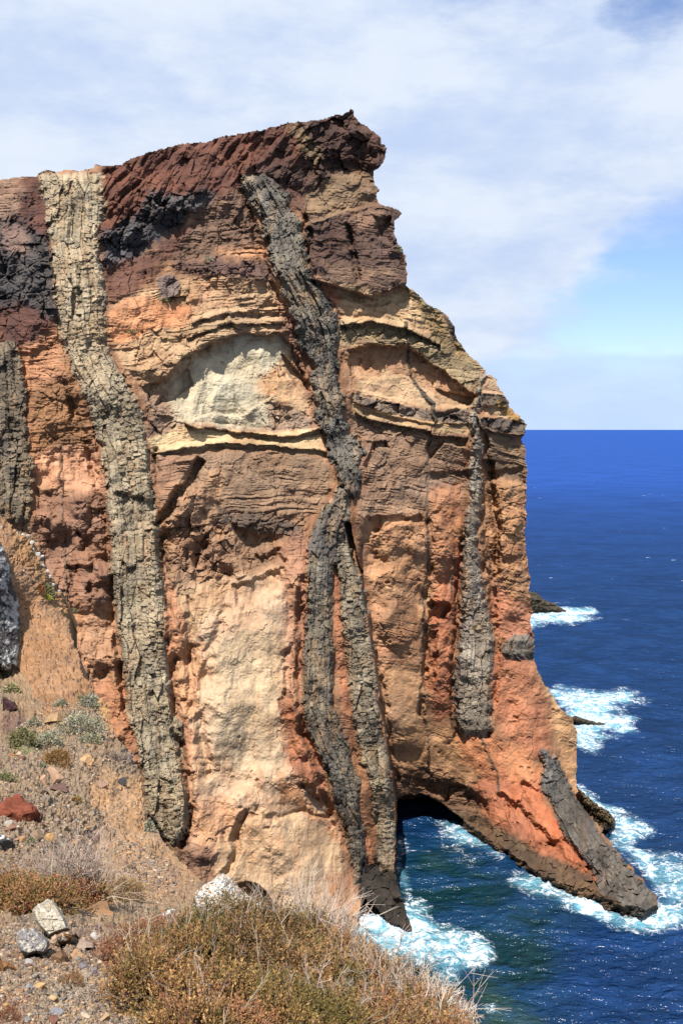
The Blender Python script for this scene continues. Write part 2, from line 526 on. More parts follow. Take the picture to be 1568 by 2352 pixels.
zone([(700, 520), (800, 485), (880, 470), (930, 480), (925, 590), (945, 660), (850, 684), (760, 655), (712, 640)], (104, 76, 64), (80, 58, 52), 0.9, 0.8, 0.7, 5, 5, name='overhang_block', label='dark purple-brown overhanging block on the right shoulder')
zone([(805, 485), (885, 478), (890, 520), (810, 525)], (168, 124, 94), (138, 100, 80), 0.9, 0.7, 0.5)
zone([(740, 600), (925, 610), (938, 650), (850, 672), (760, 645)], (140, 104, 80), (104, 78, 64), 1.2, 0.5, 0.4)

# --- the layered middle
zone([(240, 700), (330, 670), (430, 630), (560, 640), (660, 650), (690, 800), (640, 790), (540, 770), (430, 830), (340, 880), (290, 850), (245, 780)], (198, 156, 112), (168, 126, 90), 1.4, 0.8, 0.6, name='bedded_tuff', label='tan and orange thin-bedded tuff above the pale hollow')
zone([(245, 710), (330, 680), (380, 690), (440, 700), (430, 740), (330, 770), (262, 790)], (226, 146, 98), (212, 128, 84), 0.4, 0.4, 0.8, 10)
zone([(440, 640), (520, 640), (540, 700), (450, 720), (420, 680)], (214, 160, 112), (190, 136, 96), 0.7, 0.6, 0.8)
zone([(360, 640), (400, 620), (420, 660), (400, 690), (370, 690)], (138, 112, 102), (112, 94, 90), 0.1, 1.4, 0.4, 4)
zone([(640, 660), (665, 690), (690, 790), (700, 870), (730, 990), (712, 1000), (700, 900), (650, 820), (648, 720)], (152, 102, 80), (124, 84, 68), 0.8, 0.8, 0.7)
zone([(330, 900), (430, 860), (450, 900), (440, 980), (400, 1000), (345, 1010)], (176, 136, 104), (148, 114, 92), 0.4, 1.0, 0.7)
zone([(400, 890), (470, 830), (560, 785), (640, 790), (660, 830), (640, 870), (620, 980), (500, 985), (400, 960)], (216, 196, 162), (196, 176, 146), 0.25, 0.4, 0.7, 20, 20, name='ash_lens', label='pale grey-cream ash in the hollow under the ledge')
zone([(600, 860), (660, 820), (700, 900), (725, 985), (690, 960), (640, 920), (600, 900)], (226, 176, 126), (205, 152, 106), 0.5, 0.4, 0.6)
zone([(610, 920), (700, 950), (730, 1000), (630, 985)], (178, 142, 112), (142, 112, 94), 0.1, 1.3, 0.3)
zone([(345, 1010), (425, 975), (520, 990), (640, 995), (735, 980), (752, 1050), (640, 1030), (500, 1025), (440, 1035), (350, 1050)], (230, 192, 136), (204, 160, 110), 1.2, 0.4, 0.4, 4, 5, name='bedded_tuff', label='cream bed below the pale hollow')
zone([(348, 1048), (440, 1035), (640, 1030), (756, 1055), (760, 1170), (700, 1190), (620, 1200), (500, 1180), (370, 1200)], (166, 126, 94), (140, 106, 80), 1.05, 0.6, 0.6, name='bedded_tuff', label='brown thin-bedded band across the middle')
zone([(350, 1050), (450, 1045), (365, 1185)], (170, 122, 90), (146, 104, 78), 1.2, 0.4, 0.5)
zone([(365, 1195), (440, 1110), (560, 1180), (700, 1190), (720, 1260), (660, 1300), (540, 1330), (390, 1350)], (178, 130, 92), (150, 110, 82), 0.3, 1.1, 1.3, name='tuff_wall', label='rough broken brown tuff below the bedded band')
zone([(480, 1090), (510, 1080), (515, 1180), (490, 1190)], (190, 142, 100), (165, 120, 84), 0.6, 0.9, 0.7)
zone([(500, 1160), (620, 1190), (700, 1200), (700, 1235), (600, 1225), (500, 1205)], (112, 88, 70), (92, 74, 62), 0.4, 1.5, 0.8)

# --- pale buttress
zone([(385, 1350), (540, 1330), (655, 1285), (690, 1340), (690, 1480), (660, 1650), (750, 1790), (800, 1990), (830, 2120), (700, 2150), (400, 2150), (430, 1960), (440, 1800), (415, 1650), (390, 1450)],
     (226, 180, 140), (210, 162, 122), 0.03, 0.25, 0.8, name='tuff_buttress', label='pale ochre smooth tuff buttress above the lower cave')
zone([(385, 1350), (500, 1330), (560, 1340), (480, 1400), (430, 1480), (400, 1500)], (214, 166, 118), (196, 142, 100), 0.2, 0.5, 0.8)
zone([(385, 1340), (415, 1360), (425, 1500), (445, 1700), (440, 1780), (415, 1650), (385, 1480)], (212, 146, 104), (194, 124, 86), 0.2, 0.4, 0.9)
zone([(395, 1500), (460, 1480), (470, 1560), (440, 1680), (418, 1640)], (210, 154, 108), (194, 134, 94), 0.2, 0.4, 1.2)
zone([(500, 1480), (630, 1420), (650, 1560), (640, 1760), (560, 1780), (480, 1680)], (216, 180, 140), (198, 164, 126), 0.03, 0.35, 0.6, 25, 25)
zone([(440, 1840), (520, 1830), (560, 1900), (500, 1990), (430, 1960)], (232, 172, 122), (205, 146, 108), 0.1, 0.4, 0.7, 16)
zone([(430, 1940), (520, 1960), (540, 2000), (470, 2040), (420, 1990)], (170, 122, 92), (150, 104, 80), 0.2, 0.5, 1.0)
zone([(510, 1900), (590, 1870), (680, 1860), (770, 1900), (830, 2120), (700, 2150), (520, 2060), (500, 2000)], (222, 176, 130), (206, 158, 114), 0.02, 0.2, 0.5, 8)
zone([(640, 1250), (720, 1220), (712, 1400), (700, 1480), (695, 1560), (692, 1650), (650, 1640), (662, 1480), (650, 1350)], (196, 136, 100), (170, 112, 84), 0.3, 0.5, 0.9, 22, 12, name='baked_margin', label='red-baked tuff margin beside the central dyke')
zone([(655, 1600), (695, 1650), (735, 1740), (760, 1830), (770, 1890), (740, 1850), (690, 1800), (655, 1720)], (194, 112, 78), (156, 92, 66), 0.2, 0.6, 1.4)
zone([(640, 1780), (720, 1850), (770, 1900), (810, 1980), (740, 1900), (650, 1840)], (212, 146, 96), (190, 124, 84), 0.2, 0.4, 0.6)
zone([(740, 2010), (810, 1990), (822, 2060), (830, 2120), (780, 2120)], (178, 120, 76), (150, 100, 66), 0.2, 0.5, 0.6, 12)

# --- right of the central dyke, upper
zone([(725, 640), (860, 672), (940, 660), (985, 705), (1000, 790), (880, 750), (780, 745), (760, 700)], (214, 172, 122), (190, 144, 102), 0.7, 0.7, 0.7, name='bedded_tuff', label='cream tuff under the overhanging block')
zone([(725, 645), (770, 655), (790, 700), (760, 720)], (206, 128, 88), (184, 108, 76), 0.3, 0.6, 0.7)
zone([(770, 735), (880, 742), (1000, 780), (1080, 820), (1112, 850), (1100, 910), (1040, 890), (930, 800), (800, 795), (770, 780)], (170, 142, 102), (138, 114, 84), 1.3, 1.0, 0.6, name='bedded_tuff', label='grey-tan ledges at mid height on the right')
zone([(940, 660), (1000, 700), (1050, 760), (1110, 830), (1060, 830), (1000, 780), (960, 720)], (160, 128, 82), (128, 106, 72), 0.4, 0.9, 0.7)
zone([(1015, 720), (1040, 740), (1052, 785), (1035, 770)], (76, 64, 56), (60, 52, 48), 0.2, 1.0, 0.7, 3, 4)
zone([(800, 800), (930, 800), (1050, 885), (1095, 930), (1000, 935), (930, 900), (815, 870)], (208, 152, 106), (186, 128, 90), 0.4, 0.6, 0.7)
zone([(815, 855), (910, 860), (990, 900), (1085, 925), (1085, 950), (950, 935), (815, 915)], (224, 180, 132), (204, 158, 114), 0.5, 0.5, 0.4)
zone([(810, 905), (900, 925), (990, 945), (1085, 940), (1085, 975), (990, 970), (900, 955), (812, 925)], (150, 122, 102), (110, 92, 82), 0.2, 1.5, 0.4, 5, 6, name='rubble_bed', label='dark rubbly bed crossing the right wall')
zone([(812, 925), (880, 950), (985, 968), (1080, 975), (1075, 1000), (980, 990), (880, 975), (812, 960)], (222, 178, 122), (190, 144, 100), 1.4, 0.4, 0.3, 4, 5)
zone([(812, 960), (900, 975), (980, 992), (1075, 1000), (1075, 1110), (1060, 1190), (900, 1190), (815, 1200), (835, 1100)], (162, 122, 92), (130, 98, 76), 1.3, 0.8, 0.9, name='bedded_tuff', label='brown rippled beds high on the right wall')
zone([(830, 1190), (960, 1180), (985, 1200), (990, 1320), (975, 1420), (860, 1380), (840, 1290)], (202, 144, 98), (172, 116, 80), 0.3, 0.5, 1.2, name='tuff_wall', label='ochre hollowed wall above the arch')
zone([(985, 1130), (1060, 1110), (1060, 1240), (1040, 1380), (990, 1400)], (196, 128, 88), (168, 104, 74), 0.4, 0.7, 0.9)
zone([(845, 1370), (985, 1380), (970, 1560), (880, 1570), (860, 1480)], (190, 132, 90), (166, 110, 76), 0.5, 0.4, 0.9)
zone([(840, 1250), (860, 1280), (890, 1500), (880, 1570), (852, 1440)], (226, 160, 112), (206, 138, 96), 0.2, 0.5, 0.8)
zone([(865, 1530), (965, 1540), (970, 1700), (900, 1720), (885, 1640)], (228, 166, 110), (210, 150, 104), 0.15, 0.2, 0.35, name='tuff_wall', label='smooth pale orange wall beside the twin dyke')
zone([(990, 1380), (1050, 1250), (1058, 1300), (1045, 1460), (1040, 1640), (1000, 1660), (985, 1540)], (188, 104, 70), (160, 86, 60), 0.4, 0.7, 1.0, name='baked_margin', label='red-baked tuff left of the right-hand dyke')
zone([(890, 1690), (980, 1670), (1055, 1690), (1100, 1800), (1040, 1840), (940, 1810), (905, 1800)], (208, 146, 92), (186, 130, 88), 0.5, 0.4, 0.7)
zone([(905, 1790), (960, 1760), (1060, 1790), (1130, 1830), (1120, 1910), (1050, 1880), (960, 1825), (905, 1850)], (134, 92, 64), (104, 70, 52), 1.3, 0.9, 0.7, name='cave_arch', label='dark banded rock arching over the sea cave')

# --- right shoulder and seaward edge
zone([(1100, 860), (1145, 860), (1175, 930), (1212, 975), (1150, 975), (1105, 940)], (214, 172, 126), (186, 142, 104), 0.8, 0.7, 0.7)
zone([(1105, 905), (1160, 910), (1165, 935), (1110, 930)], (112, 92, 74), (90, 76, 64), 0.4, 1.2, 0.6, 3, 4)
zone([(1100, 960), (1212, 955), (1210, 1000), (1150, 995), (1110, 985)], (104, 86, 74), (80, 68, 62), 0.2, 1.6, 0.9, 3, 5, name='rubble_bed', label='dark rubbly bed on the right shoulder')
zone([(1140, 920), (1200, 958), (1190, 970), (1150, 955)], (172, 128, 62), (160, 116, 66), 0.2, 0.7, 0.4, 4, 5)
zone([(1105, 985), (1215, 1000), (1215, 1110), (1135, 1100), (1110, 1040)], (150, 116, 86), (120, 92, 72), 1.2, 0.6, 0.7, name='bedded_tuff', label='grey-brown beds on the seaward edge')
zone([(1125, 1100), (1215, 1105), (1222, 1380), (1150, 1400), (1130, 1250)], (196, 138, 90), (162, 106, 74), 0.7, 0.9, 1.1, name='tuff_wall', label='orange-brown hollowed rock down the seaward edge')
zone([(1128, 1330), (1180, 1370), (1225, 1390), (1215, 1460), (1150, 1480), (1130, 1440)], (204, 124, 92), (186, 108, 80), 0.3, 0.5, 0.7)
zone([(1135, 1500), (1225, 1510), (1262, 1590), (1270, 1700), (1250, 1760), (1150, 1690), (1120, 1600)], (196, 116, 82), (178, 100, 70), 0.15, 0.5, 0.8, name='baked_slope', label='pinkish red baked rock face above the grey spur')
zone([(1235, 1540), (1325, 1650), (1335, 1820), (1290, 1770), (1272, 1690), (1262, 1600)], (224, 166, 108), (204, 144, 92), 0.3, 0.6, 0.8, name='tuff_buttress', label='pale ochre bulge on the seaward side')
zone([(1050, 1700), (1120, 1680), (1230, 1730), (1255, 1800), (1230, 1820), (1130, 1800), (1070, 1760)], (208, 124, 80), (190, 106, 68), 0.2, 0.4, 0.7, name='baked_slope', label='orange-red baked slope below the right-hand dyke')
zone([(1080, 1790), (1240, 1800), (1300, 1920), (1370, 2010), (1360, 2050), (1270, 2010), (1180, 1930), (1120, 1900)], (188, 100, 68), (164, 86, 60), 0.2, 0.4, 1.1)
zone([(1235, 1800), (1300, 1930), (1370, 2020), (1340, 2020), (1270, 1930), (1200, 1830)], (206, 104, 66), (186, 92, 58), 0.2, 0.4, 0.5)
zone([(1040, 1856), (1120, 1880), (1180, 1916), (1230, 1955), (1300, 1984), (1350, 2010), (1385, 2045), (1400, 2100), (1300, 2120), (1100, 1990), (1030, 1930)], (112, 84, 58), (86, 64, 48), 0.1, 0.6, 1.2, 9, 10, name='tidal_band', label='wet brown weed-covered rock along the waterline')
zone([(1370, 2060), (1430, 2040), (1512, 2050), (1520, 2130), (1370, 2130)], (98, 78, 56), (72, 58, 46), 0.2, 0.5, 1.0, 6, 6)
zone([(1340, 1815), (1400, 1855), (1420, 1900), (1385, 1912), (1355, 1860)], (122, 100, 74), (96, 80, 62), 0.3, 1.2, 0.8, 4, 4)
zone([(830, 1960), (870, 1960), (916, 2010), (975, 2160), (880, 2150), (822, 2060)], (66, 56, 48), (48, 42, 38), 0.2, 0.8, 1.5, 4, 4, name='wave_cut_spur', label='wet black-brown rock running into the surf at the foot of the dyke')

# --- dykes: edges (y, left, right), colour, second colour, protrusion, block height and width, label
DYKES = [
    ('far', [(780, -60, 38), (900, -60, 60), (1040, -60, 70), (1100, -60, 78), (1150, -60, 76), (1210, -60, 60)], (128, 108, 86), (92, 80, 68), 1.0, 8, 16, 'dark grey blocky dyke at the left edge of the cliff'),
    ('pale', [(392, 86, 240), (470, 106, 243), (545, 108, 228), (620, 122, 236), (720, 132, 240), (795, 145, 248), (845, 160, 275), (895, 182, 305), (960, 211, 330), (1040, 230, 347), (1110, 244, 349), (1180, 248, 361),
              (1250, 255, 368), (1320, 255, 376), (1390, 262, 388), (1440, 267, 380), (1510, 279, 382), (1580, 286, 394), (1630, 288, 403), (1680, 310, 416), (1760, 323, 418), (1830, 329, 437), (1870, 333, 437), (1920, 371, 430), (1948, 392, 402)],
     (182, 158, 126), (150, 130, 104), 0.9, 8, 16, 'pale grey-tan blocky dyke, the broad left one running from skyline to slope'),
    ('central', [(395, 556, 600), (430, 552, 650), (500, 588, 690), (560, 608, 704), (620, 626, 710), (700, 653, 765), (750, 676, 780), (830, 706, 784), (900, 718, 788), (980, 726, 806), (1040, 752, 830), (1110, 775, 832), (1150, 786, 830)],
     (128, 114, 99), (88, 80, 74), 1.6, 14, 9, 'dark grey columnar dyke descending from the summit'),
    ('lower', [(1110, 772, 802), (1145, 760, 800), (1165, 742, 796), (1221, 708, 788), (1278, 705, 778), (1323, 706, 768), (1400, 703, 765), (1480, 696, 766), (1560, 691, 770), (1620, 694, 768), (1680, 704, 790), (1720, 722, 804), (1760, 742, 816), (1800, 756, 826), (1860, 767, 832), (1920, 792, 838), (1980, 804, 839), (2020, 808, 829), (2040, 812, 822)],
     (132, 117, 98), (96, 86, 78), 1.4, 13, 12, 'dark grey-brown dyke right of the pale buttress'),
    ('twin', [(1140, 780, 806), (1200, 776, 800), (1278, 768, 808), (1310, 772, 826), (1335, 780, 832), (1400, 780, 843), (1480, 789, 855), (1560, 803, 869), (1620, 806, 871), (1700, 819, 887), (1800, 846, 904), (1860, 856, 909), (1920, 862, 909), (1980, 863, 906), (2005, 868, 900)],
     (162, 140, 112), (122, 106, 88), 1.0, 7, 15, 'grey-brown slatted dyke beside the sea cave'),
    ('right', [(850, 1106, 1117), (880, 1092, 1112), (980, 1078, 1102), (1060, 1074, 1106), (1100, 1075, 1108), (1180, 1068, 1106), (1250, 1061, 1103), (1330, 1059, 1110), (1400, 1056, 1117), (1480, 1047, 1136), (1560, 1038, 1131), (1630, 1040, 1127), (1680, 1052, 1129), (1698, 1056, 1124)],
     (164, 145, 125), (126, 110, 97), 1.7, 11, 16, 'grey blocky dyke on the right wall, broad at its foot'),
    ('spur', [(1715, 1222, 1250), (1760, 1244, 1286), (1810, 1237, 1325), (1868, 1270, 1356), (1927, 1302, 1398), (1989, 1348, 1444), (2043, 1381, 1486), (2098, 1440, 1508), (2110, 1455, 1506)],
     (112, 102, 94), (78, 73, 70), 0.9, 11, 13, 'grey blocky spur dyke sloping down into the sea'),
    ('ledge', [(1450, 1180, 1226), (1480, 1152, 1227), (1500, 1150, 1227), (1520, 1190, 1224)], (128, 112, 98), (96, 86, 78), 1.2, 13, 15, 'small grey dyke outcrop on the seaward edge'),
]
dyk_prot = np.zeros(GX.shape, np.float32)
slab_id = np.zeros(GX.shape, np.float32)
ROUGH = {}
DK = {}
for nm, tab, c1, c2, prot, bh, bw, lab in DYKES:
    T = np.array(tab, np.float32)
    ej = {'central': 11, 'pale': 8, 'far': 9, 'spur': 12, 'right': 7}.get(nm, 5)
    ec = (worley(GX/14, GY/11, 91)[2]-0.5)*ej*0.9
    xl = np.interp(GY, T[:, 0], T[:, 1], left=9e3, right=9e3)+ej*WJ+2*WY+ec
    xr = np.interp(GY, T[:, 0], T[:, 2], left=-9e3, right=-9e3)+ej*WX+2*WY-ec
    inside = np.minimum(GX-xl, xr-GX)
    end = np.minimum(GY-T[0, 0], T[-1, 0]-GY)
    wd = sstep(-1.5, 3.0, inside)*sstep(0, 10, end+4*WY)
    wm = sstep(-22, 0, inside+6*WX)*sstep(-10, 10, end)*(1-wd)
    marg = np.array([0.92, 0.80, 0.78], np.float32)
    colr = colr*(1+(marg-1)*wm[..., None]); colr2 = colr2*(1+(marg-1)*wm[..., None])
    w3 = (wd*sstep(-4, 8, inside+3*WY))[..., None]
    colr = colr+(lin(c1).astype(np.float32)-colr)*w3
    colr2 = colr2+(lin(c2).astype(np.float32)-colr2)*w3
    bed *= 1-wd; fac = fac+(0.15-fac)*wd; lump = lump+(0.6-lump)*wd
    dyk_prot += prot*sstep(-3, 14, inside)*sstep(0, 25, end)*wd
    # blocky joints on the dyke itself
    sl = np.gradient(np.interp(gy, T[:, 0], (T[:, 1]+T[:, 2])/2), STEP)[:, None]
    ctr = np.interp(GY, T[:, 0], (T[:, 1]+T[:, 2])/2)
    a_ = (GX-ctr)
    b_ = GY+sl*a_*0.8+5*WX
    rough_ = sstep(-0.4, 0.5, fbm(GX/60, GY/80, 2, 64+len(nm)))
    colw = vn(a_/(bw*0.9)+0.4*WX, b_/150, 65+len(nm))
    jph = np.modf(b_/bh+2.2*vn(a_/(bw*1.6), b_/300, 66)+0.8*vn(a_/5, b_/40, 67)+100)[0]
    joint = sstep(0.16, 0.0, jph)*sstep(-0.35, 0.3, vn(a_/14, b_/9, 68))
    sw_ = worley(a_/(bw*1.25)+0.25*WX, b_/(bh*9), 73+len(nm), 0.8)
    slab_id = np.where(wd > 0.3, sw_[2]-0.5, slab_id)
    D -= wd*(0.75*(sw_[2]-0.5)-0.20*np.exp(-((sw_[1]-sw_[0])/0.06)**2)+0.5*sw_[4]*(sw_[3]-0.5))
    ROUGH[nm] = rough_+0*GX
    D -= wd*(0.26*colw+0.12*fbm(a_/5, b_/60, 2, 69)-0.20*joint+({'central': 0.22, 'spur': 0.30, 'right': 0.16, 'far': 0.15, 'lower': 0.14, 'twin': 0.10}.get(nm, 0.07)+0.18*rough_)*facets(a_/bw, b_/bh, 61+len(nm), 0.8, 0.6)+0.05*fbm(GX/7, GY/6, 2, 70))
    k = len(PARTS); PARTS[k] = 'basalt_dyke'; PLAB[k] = lab
    part[wd > 0.5] = k
    DK[nm] = (k, T, bh, bw)

# thin dykes
THIN = [('thin', [(932, 742), (938, 790), (932, 829), (940, 865), (959, 888), (978, 912), (993, 927), (998, 967)], 4.6, 0.8, (104, 88, 72), 'thin dark dyke wandering down the ledges of the right wall'),
        ('vein', [(998, 967), (990, 1010), (978, 1060), (977, 1133), (981, 1273), (975, 1414), (964, 1555), (963, 1614), (980, 1677), (985, 1735), (981, 1818)], 2.6, 0.45, (138, 108, 84), 'faint thin vein running down the right wall to the arch'),
        ('short', [(1038, 1259), (1040, 1310), (1034, 1360)], 2.8, 0.4, (120, 104, 90), 'short thin grey dyke beside the right-hand dyke'),
        ('twig', [(1102, 1690), (1110, 1720), (1124, 1745), (1140, 1780), (1138, 1824)], 3.6, 0.7, (122, 92, 72), 'thin brown dyke on the orange slope'),
        ('hair', [(137, 1010), (142, 1100), (145, 1200), (150, 1300), (158, 1390)], 2.2, 0.35, (140, 108, 86), 'hairline grey dyke left of the pale dyke')]
for nm, pts, hw, prot, tc_, lab in THIN:
    dl = line_d(pts, GX+7*WJ, GY, 40)
    hwv = hw*(1+0.45*WX)
    wd = sstep(hwv+1.5, hwv-1.5, dl)
    w3 = wd[..., None]
    colr = colr+(lin(tc_).astype(np.float32)-colr)*w3
    colr2 = colr2+(lin(tc_).astype(np.float32)*0.7-colr2)*w3
    dyk_prot += prot*sstep(hw+3, 0, dl)*sstep(-0.6, 0.2, WX)
    fac = fac+(0.9-fac)*wd; bed *= 1-wd
    k = len(PARTS); PARTS[k] = 'thin_dyke'; PLAB[k] = lab
    part[wd > 0.5] = k
# baked strip between the lower and the twin dyke
zone([(770, 1316), (776, 1320), (786, 1500), (801, 1640), (817, 1780), (840, 1880), (860, 1985), (842, 1985), (836, 1890), (808, 1720), (785, 1620), (768, 1450)], (188, 112, 78), (160, 92, 66), 0.3, 0.6, 0.7, 3, 4, name='baked_margin', label='narrow orange strip between the two lower dykes')

# ------------------------------------------------------------------ relief (metres, + = away from the viewer)
def carve(poly, amt, soft=4, jit=6.0):
    global D
    D = D+amt*W(poly, soft, jit)


carve([(700, 515), (800, 480), (960, 460), (960, 655), (934, 655), (850, 684), (760, 655), (712, 642)], -1.7, 3, 6)
carve([(700, 640), (760, 655), (850, 684), (938, 657), (945, 690), (860, 706), (760, 680)], 1.2, 5, 5)
carve([(796, 515), (806, 520), (818, 580), (832, 645), (820, 650), (805, 590)], 1.7, 6, 8)
carve([(880, 310), (760, 290), (740, 360), (820, 380), (900, 390)], -1.6, 8, 8)
carve([(860, 500), (895, 500), (898, 560), (865, 545)], 2.0, 6, 5)
# hollow with the pale ash
HOL = [(330, 890), (385, 872), (430, 822), (480, 790), (560, 768), (600, 772), (640, 768), (668, 800), (705, 870), (712, 900), (690, 900), (640, 840), (630, 905), (560, 950), (420, 965), (350, 930)]
carve(HOL, 1.7, 2.5, 9)
carve([(300, 850), (380, 870), (430, 820), (480, 788), (560, 766), (640, 770), (660, 760), (640, 730), (540, 740), (430, 785), (340, 840)], -0.8, 8, 6)
carve([(648, 815), (662, 830), (706, 880), (706, 897), (680, 890), (660, 850)], 1.6, 3, 3)
carve([(385, 890), (430, 850), (440, 880), (400, 915), (360, 930)], 1.0, 4, 4)
# hollows under the right ledges
carve([(800, 806), (850, 792), (930, 800), (1000, 840), (1050, 880), (1095, 910), (1070, 928), (1000, 905), (935, 862), (810, 872)], 2.2, 3, 8)
carve([(1000, 895), (1085, 915), (1085, 945), (1030, 925)], 1.4, 2.5, 4)
carve([(815, 890), (900, 915), (990, 935), (1085, 935), (1085, 972), (990, 975), (900, 955), (812, 928)], -0.7, 3, 5)
carve([(1095, 955), (1215, 955), (1210, 1002), (1150, 1000), (1105, 985)], -1.6, 3, 5)
carve([(1105, 900), (1165, 908), (1165, 938), (1110, 932)], -1.2, 3, 4)
carve([(985, 1000), (1075, 1005), (1072, 1030), (1020, 1020), (985, 1060), (978, 1030)], 1.5, 3, 4)
carve([(855, 1015), (885, 1010), (895, 1030), (870, 1032), (845, 1080), (835, 1070)], 1.6, 3, 4)
carve([(990, 1085), (1075, 1080), (1075, 1110), (1040, 1120), (990, 1100)], 1.0, 4, 5)
carve([(1120, 1085), (1200, 1070), (1200, 1110), (1140, 1115)], 0.9, 4, 5)
# thin ledges of the cream beds
for ln, a_ in (([(425, 972), (450, 985), (520, 988), (600, 998), (680, 1002), (740, 985)], 0.7), ([(350, 1040), (440, 1030), (520, 1018), (640, 1024), (750, 1040)], 0.45), ([(815, 945), (850, 962), (910, 975), (990, 990)], 0.6),
               ([(440, 742), (520, 720), (640, 715)], 0.35), ([(430, 775), (520, 745), (655, 742)], 0.4), ([(780, 745), (860, 742), (930, 755), (1010, 790)], 0.7)):
    dl = line_d(ln, GX, GY+5*WJ, 30)
    below = np.clip((GY-np.interp(GX, [p[0] for p in ln], [p[1] for p in ln])+5*WJ), -20, 20)
    sel = (GX > ln[0][0]) & (GX < ln[-1][0])
    D = D-np.where(sel, a_*1.6*sstep(-16, -2, below)*sstep(3, -1, below), 0)+np.where(sel, a_*1.2*sstep(-1, 2, below)*sstep(18, 4, below), 0)
# diagonal gouge left of the bedded band
carve([(452, 1052), (470, 1062), (446, 1120), (400, 1180), (380, 1200), (360, 1202), (368, 1180), (420, 1105)], 2.2, 7, 11)
carve([(350, 1040), (452, 1050), (410, 1120), (366, 1185), (355, 1200)], -0.8, 5, 4)
# broken hollows in the rough brown band, left wall
for p, a_ in (([(440, 1260), (470, 1220), (480, 1260), (450, 1300)], 1.4), ([(530, 1200), (570, 1230), (540, 1260)], 1.2), ([(590, 1280), (640, 1265), (650, 1290), (610, 1300)], 1.2),
              ([(180, 1225), (215, 1235), (250, 1290), (215, 1290), (190, 1265)], 1.4), ([(155, 1300), (215, 1300), (225, 1330), (170, 1330)], 1.4), ([(205, 1340), (250, 1345), (250, 1365), (200, 1362)], 1.5),
              ([(540, 1350), (600, 1322), (655, 1300), (640, 1340), (600, 1380), (560, 1400)], 0.9), ([(270, 1135), (352, 1150), (355, 1205), (320, 1200), (290, 1170)], 1.5),
              ([(975, 1380), (1030, 1392), (1022, 1420), (990, 1430)], 2.6), ([(845, 1190), (960, 1183), (975, 1200), (905, 1205), (860, 1225)], 1.2), ([(975, 1460), (1002, 1450), (1000, 1560), (985, 1600), (978, 1540)], 1.3),
              ([(1108, 1060), (1130, 1060), (1140, 1200), (1142, 1320), (1128, 1330), (1108, 1200)], 2.2), ([(1112, 1300), (1135, 1320), (1140, 1440), (1128, 1430)], 1.4),
              ([(1150, 1285), (1200, 1275), (1200, 1300), (1160, 1305)], 0.9), ([(650, 1500), (672, 1480), (668, 1640), (652, 1640)], 1.0), ([(690, 1800), (740, 1840), (772, 1900), (760, 1905), (712, 1850)], 1.6),
              ([(610, 1880), (690, 1855), (760, 1880), (690, 1868), (625, 1892)], 0.7), ([(430, 1370), (445, 1380), (436, 1480), (452, 1600), (440, 1700), (428, 1560)], 0.8),
              ([(1150, 1830), (1200, 1850), (1270, 1940), (1240, 1945), (1170, 1880)], 1.6), ([(1240, 1940), (1300, 1930), (1380, 2020), (1395, 2060), (1360, 2030)], 0.8),
              ([(960, 1795), (1050, 1800), (1120, 1840), (1120, 1870), (1040, 1850)], 1.4), ([(1200, 1800), (1240, 1815), (1262, 1850), (1238, 1850)], 1.0)):
    carve(p, a_, 7, 11)
# tall rounded pillars and flutes of the buttress and right wall
for pts, hw, a_ in (([(520, 1450), (500, 1620), (480, 1760), (455, 1900)], 75, -0.8), ([(600, 1420), (605, 1600), (590, 1800)], 75, -0.6), ([(690, 1360), (672, 1560), (700, 1720)], 26, -1.2),
                    ([(560, 1860), (620, 1900), (680, 1990), (720, 2080)], 60, -2.0), ([(900, 1420), (915, 1560), (930, 1700)], 45, -1.2), ([(1015, 1200), (1015, 1400), (1010, 1600)], 26, -1.2),
                    ([(1170, 1120), (1175, 1300), (1180, 1400)], 32, -1.5), ([(1200, 1540), (1220, 1640), (1240, 1720)], 50, -1.5), ([(200, 1140), (215, 1300), (240, 1500)], 40, -1.2),
                    ([(1290, 1640), (1305, 1760)], 30, -1.0), ([(1220, 1830), (1290, 1920), (1350, 2000)], 30, -1.0), ([(905, 1230), (900, 1380)], 45, -1.0)):
    dl = line_d(pts, GX+8*WJ, GY, hw)
    D = D+a_*np.cos(np.clip(dl/(hw*1.25), 0, 1)*math.pi/2)**2
# steep clefts along the dyke margins and down the walls
for pts, hw, a_ in (([(352, 1040), (363, 1200), (382, 1350), (394, 1500), (405, 1650), (427, 1760), (442, 1870), (420, 1940)], 16, 1.7), ([(692, 1330), (686, 1480), (684, 1600), (694, 1680), (735, 1775), (760, 1870)], 15, 1.6), ([(985, 1200), (982, 1400), (972, 1560), (968, 1640)], 13, 1.5),
                    ([(1057, 1240), (1048, 1480), (1036, 1600), (1046, 1690)], 11, 1.4), ([(150, 880), (207, 1040), (242, 1200), (256, 1350), (272, 1500), (290, 1640)], 13, 1.3), ([(874, 1560), (892, 1700), (908, 1790)], 12, 1.2), ([(1135, 1420), (1140, 1560), (1120, 1690)], 13, 1.4),
                    ([(520, 1400), (478, 1500), (462, 1640), (470, 1780)], 20, 1.0), ([(560, 1870), (540, 1960), (512, 2010)], 16, 1.3), ([(700, 500), (712, 560), (716, 640)], 12, 1.6), ([(545, 410), (580, 500), (604, 600), (640, 690)], 13, 1.5), ([(1115, 1000), (1125, 1120), (1140, 1300)], 12, 1.3)):
    dl = line_d(pts, GX+9*WJ, GY, hw*1.4)
    D = D+a_*sstep(hw, 1, dl)*(0.45+0.55*sstep(-0.4, 0.3, fbm(GX/60, GY/45, 2, 31)))
# the crack beside the twin dyke
dl = line_d([(799, 1204), (806, 1245), (816, 1290), (825, 1314)], GX+3*WJ, GY, 30)
D = D+4.0*sstep(8.5, 4, dl)
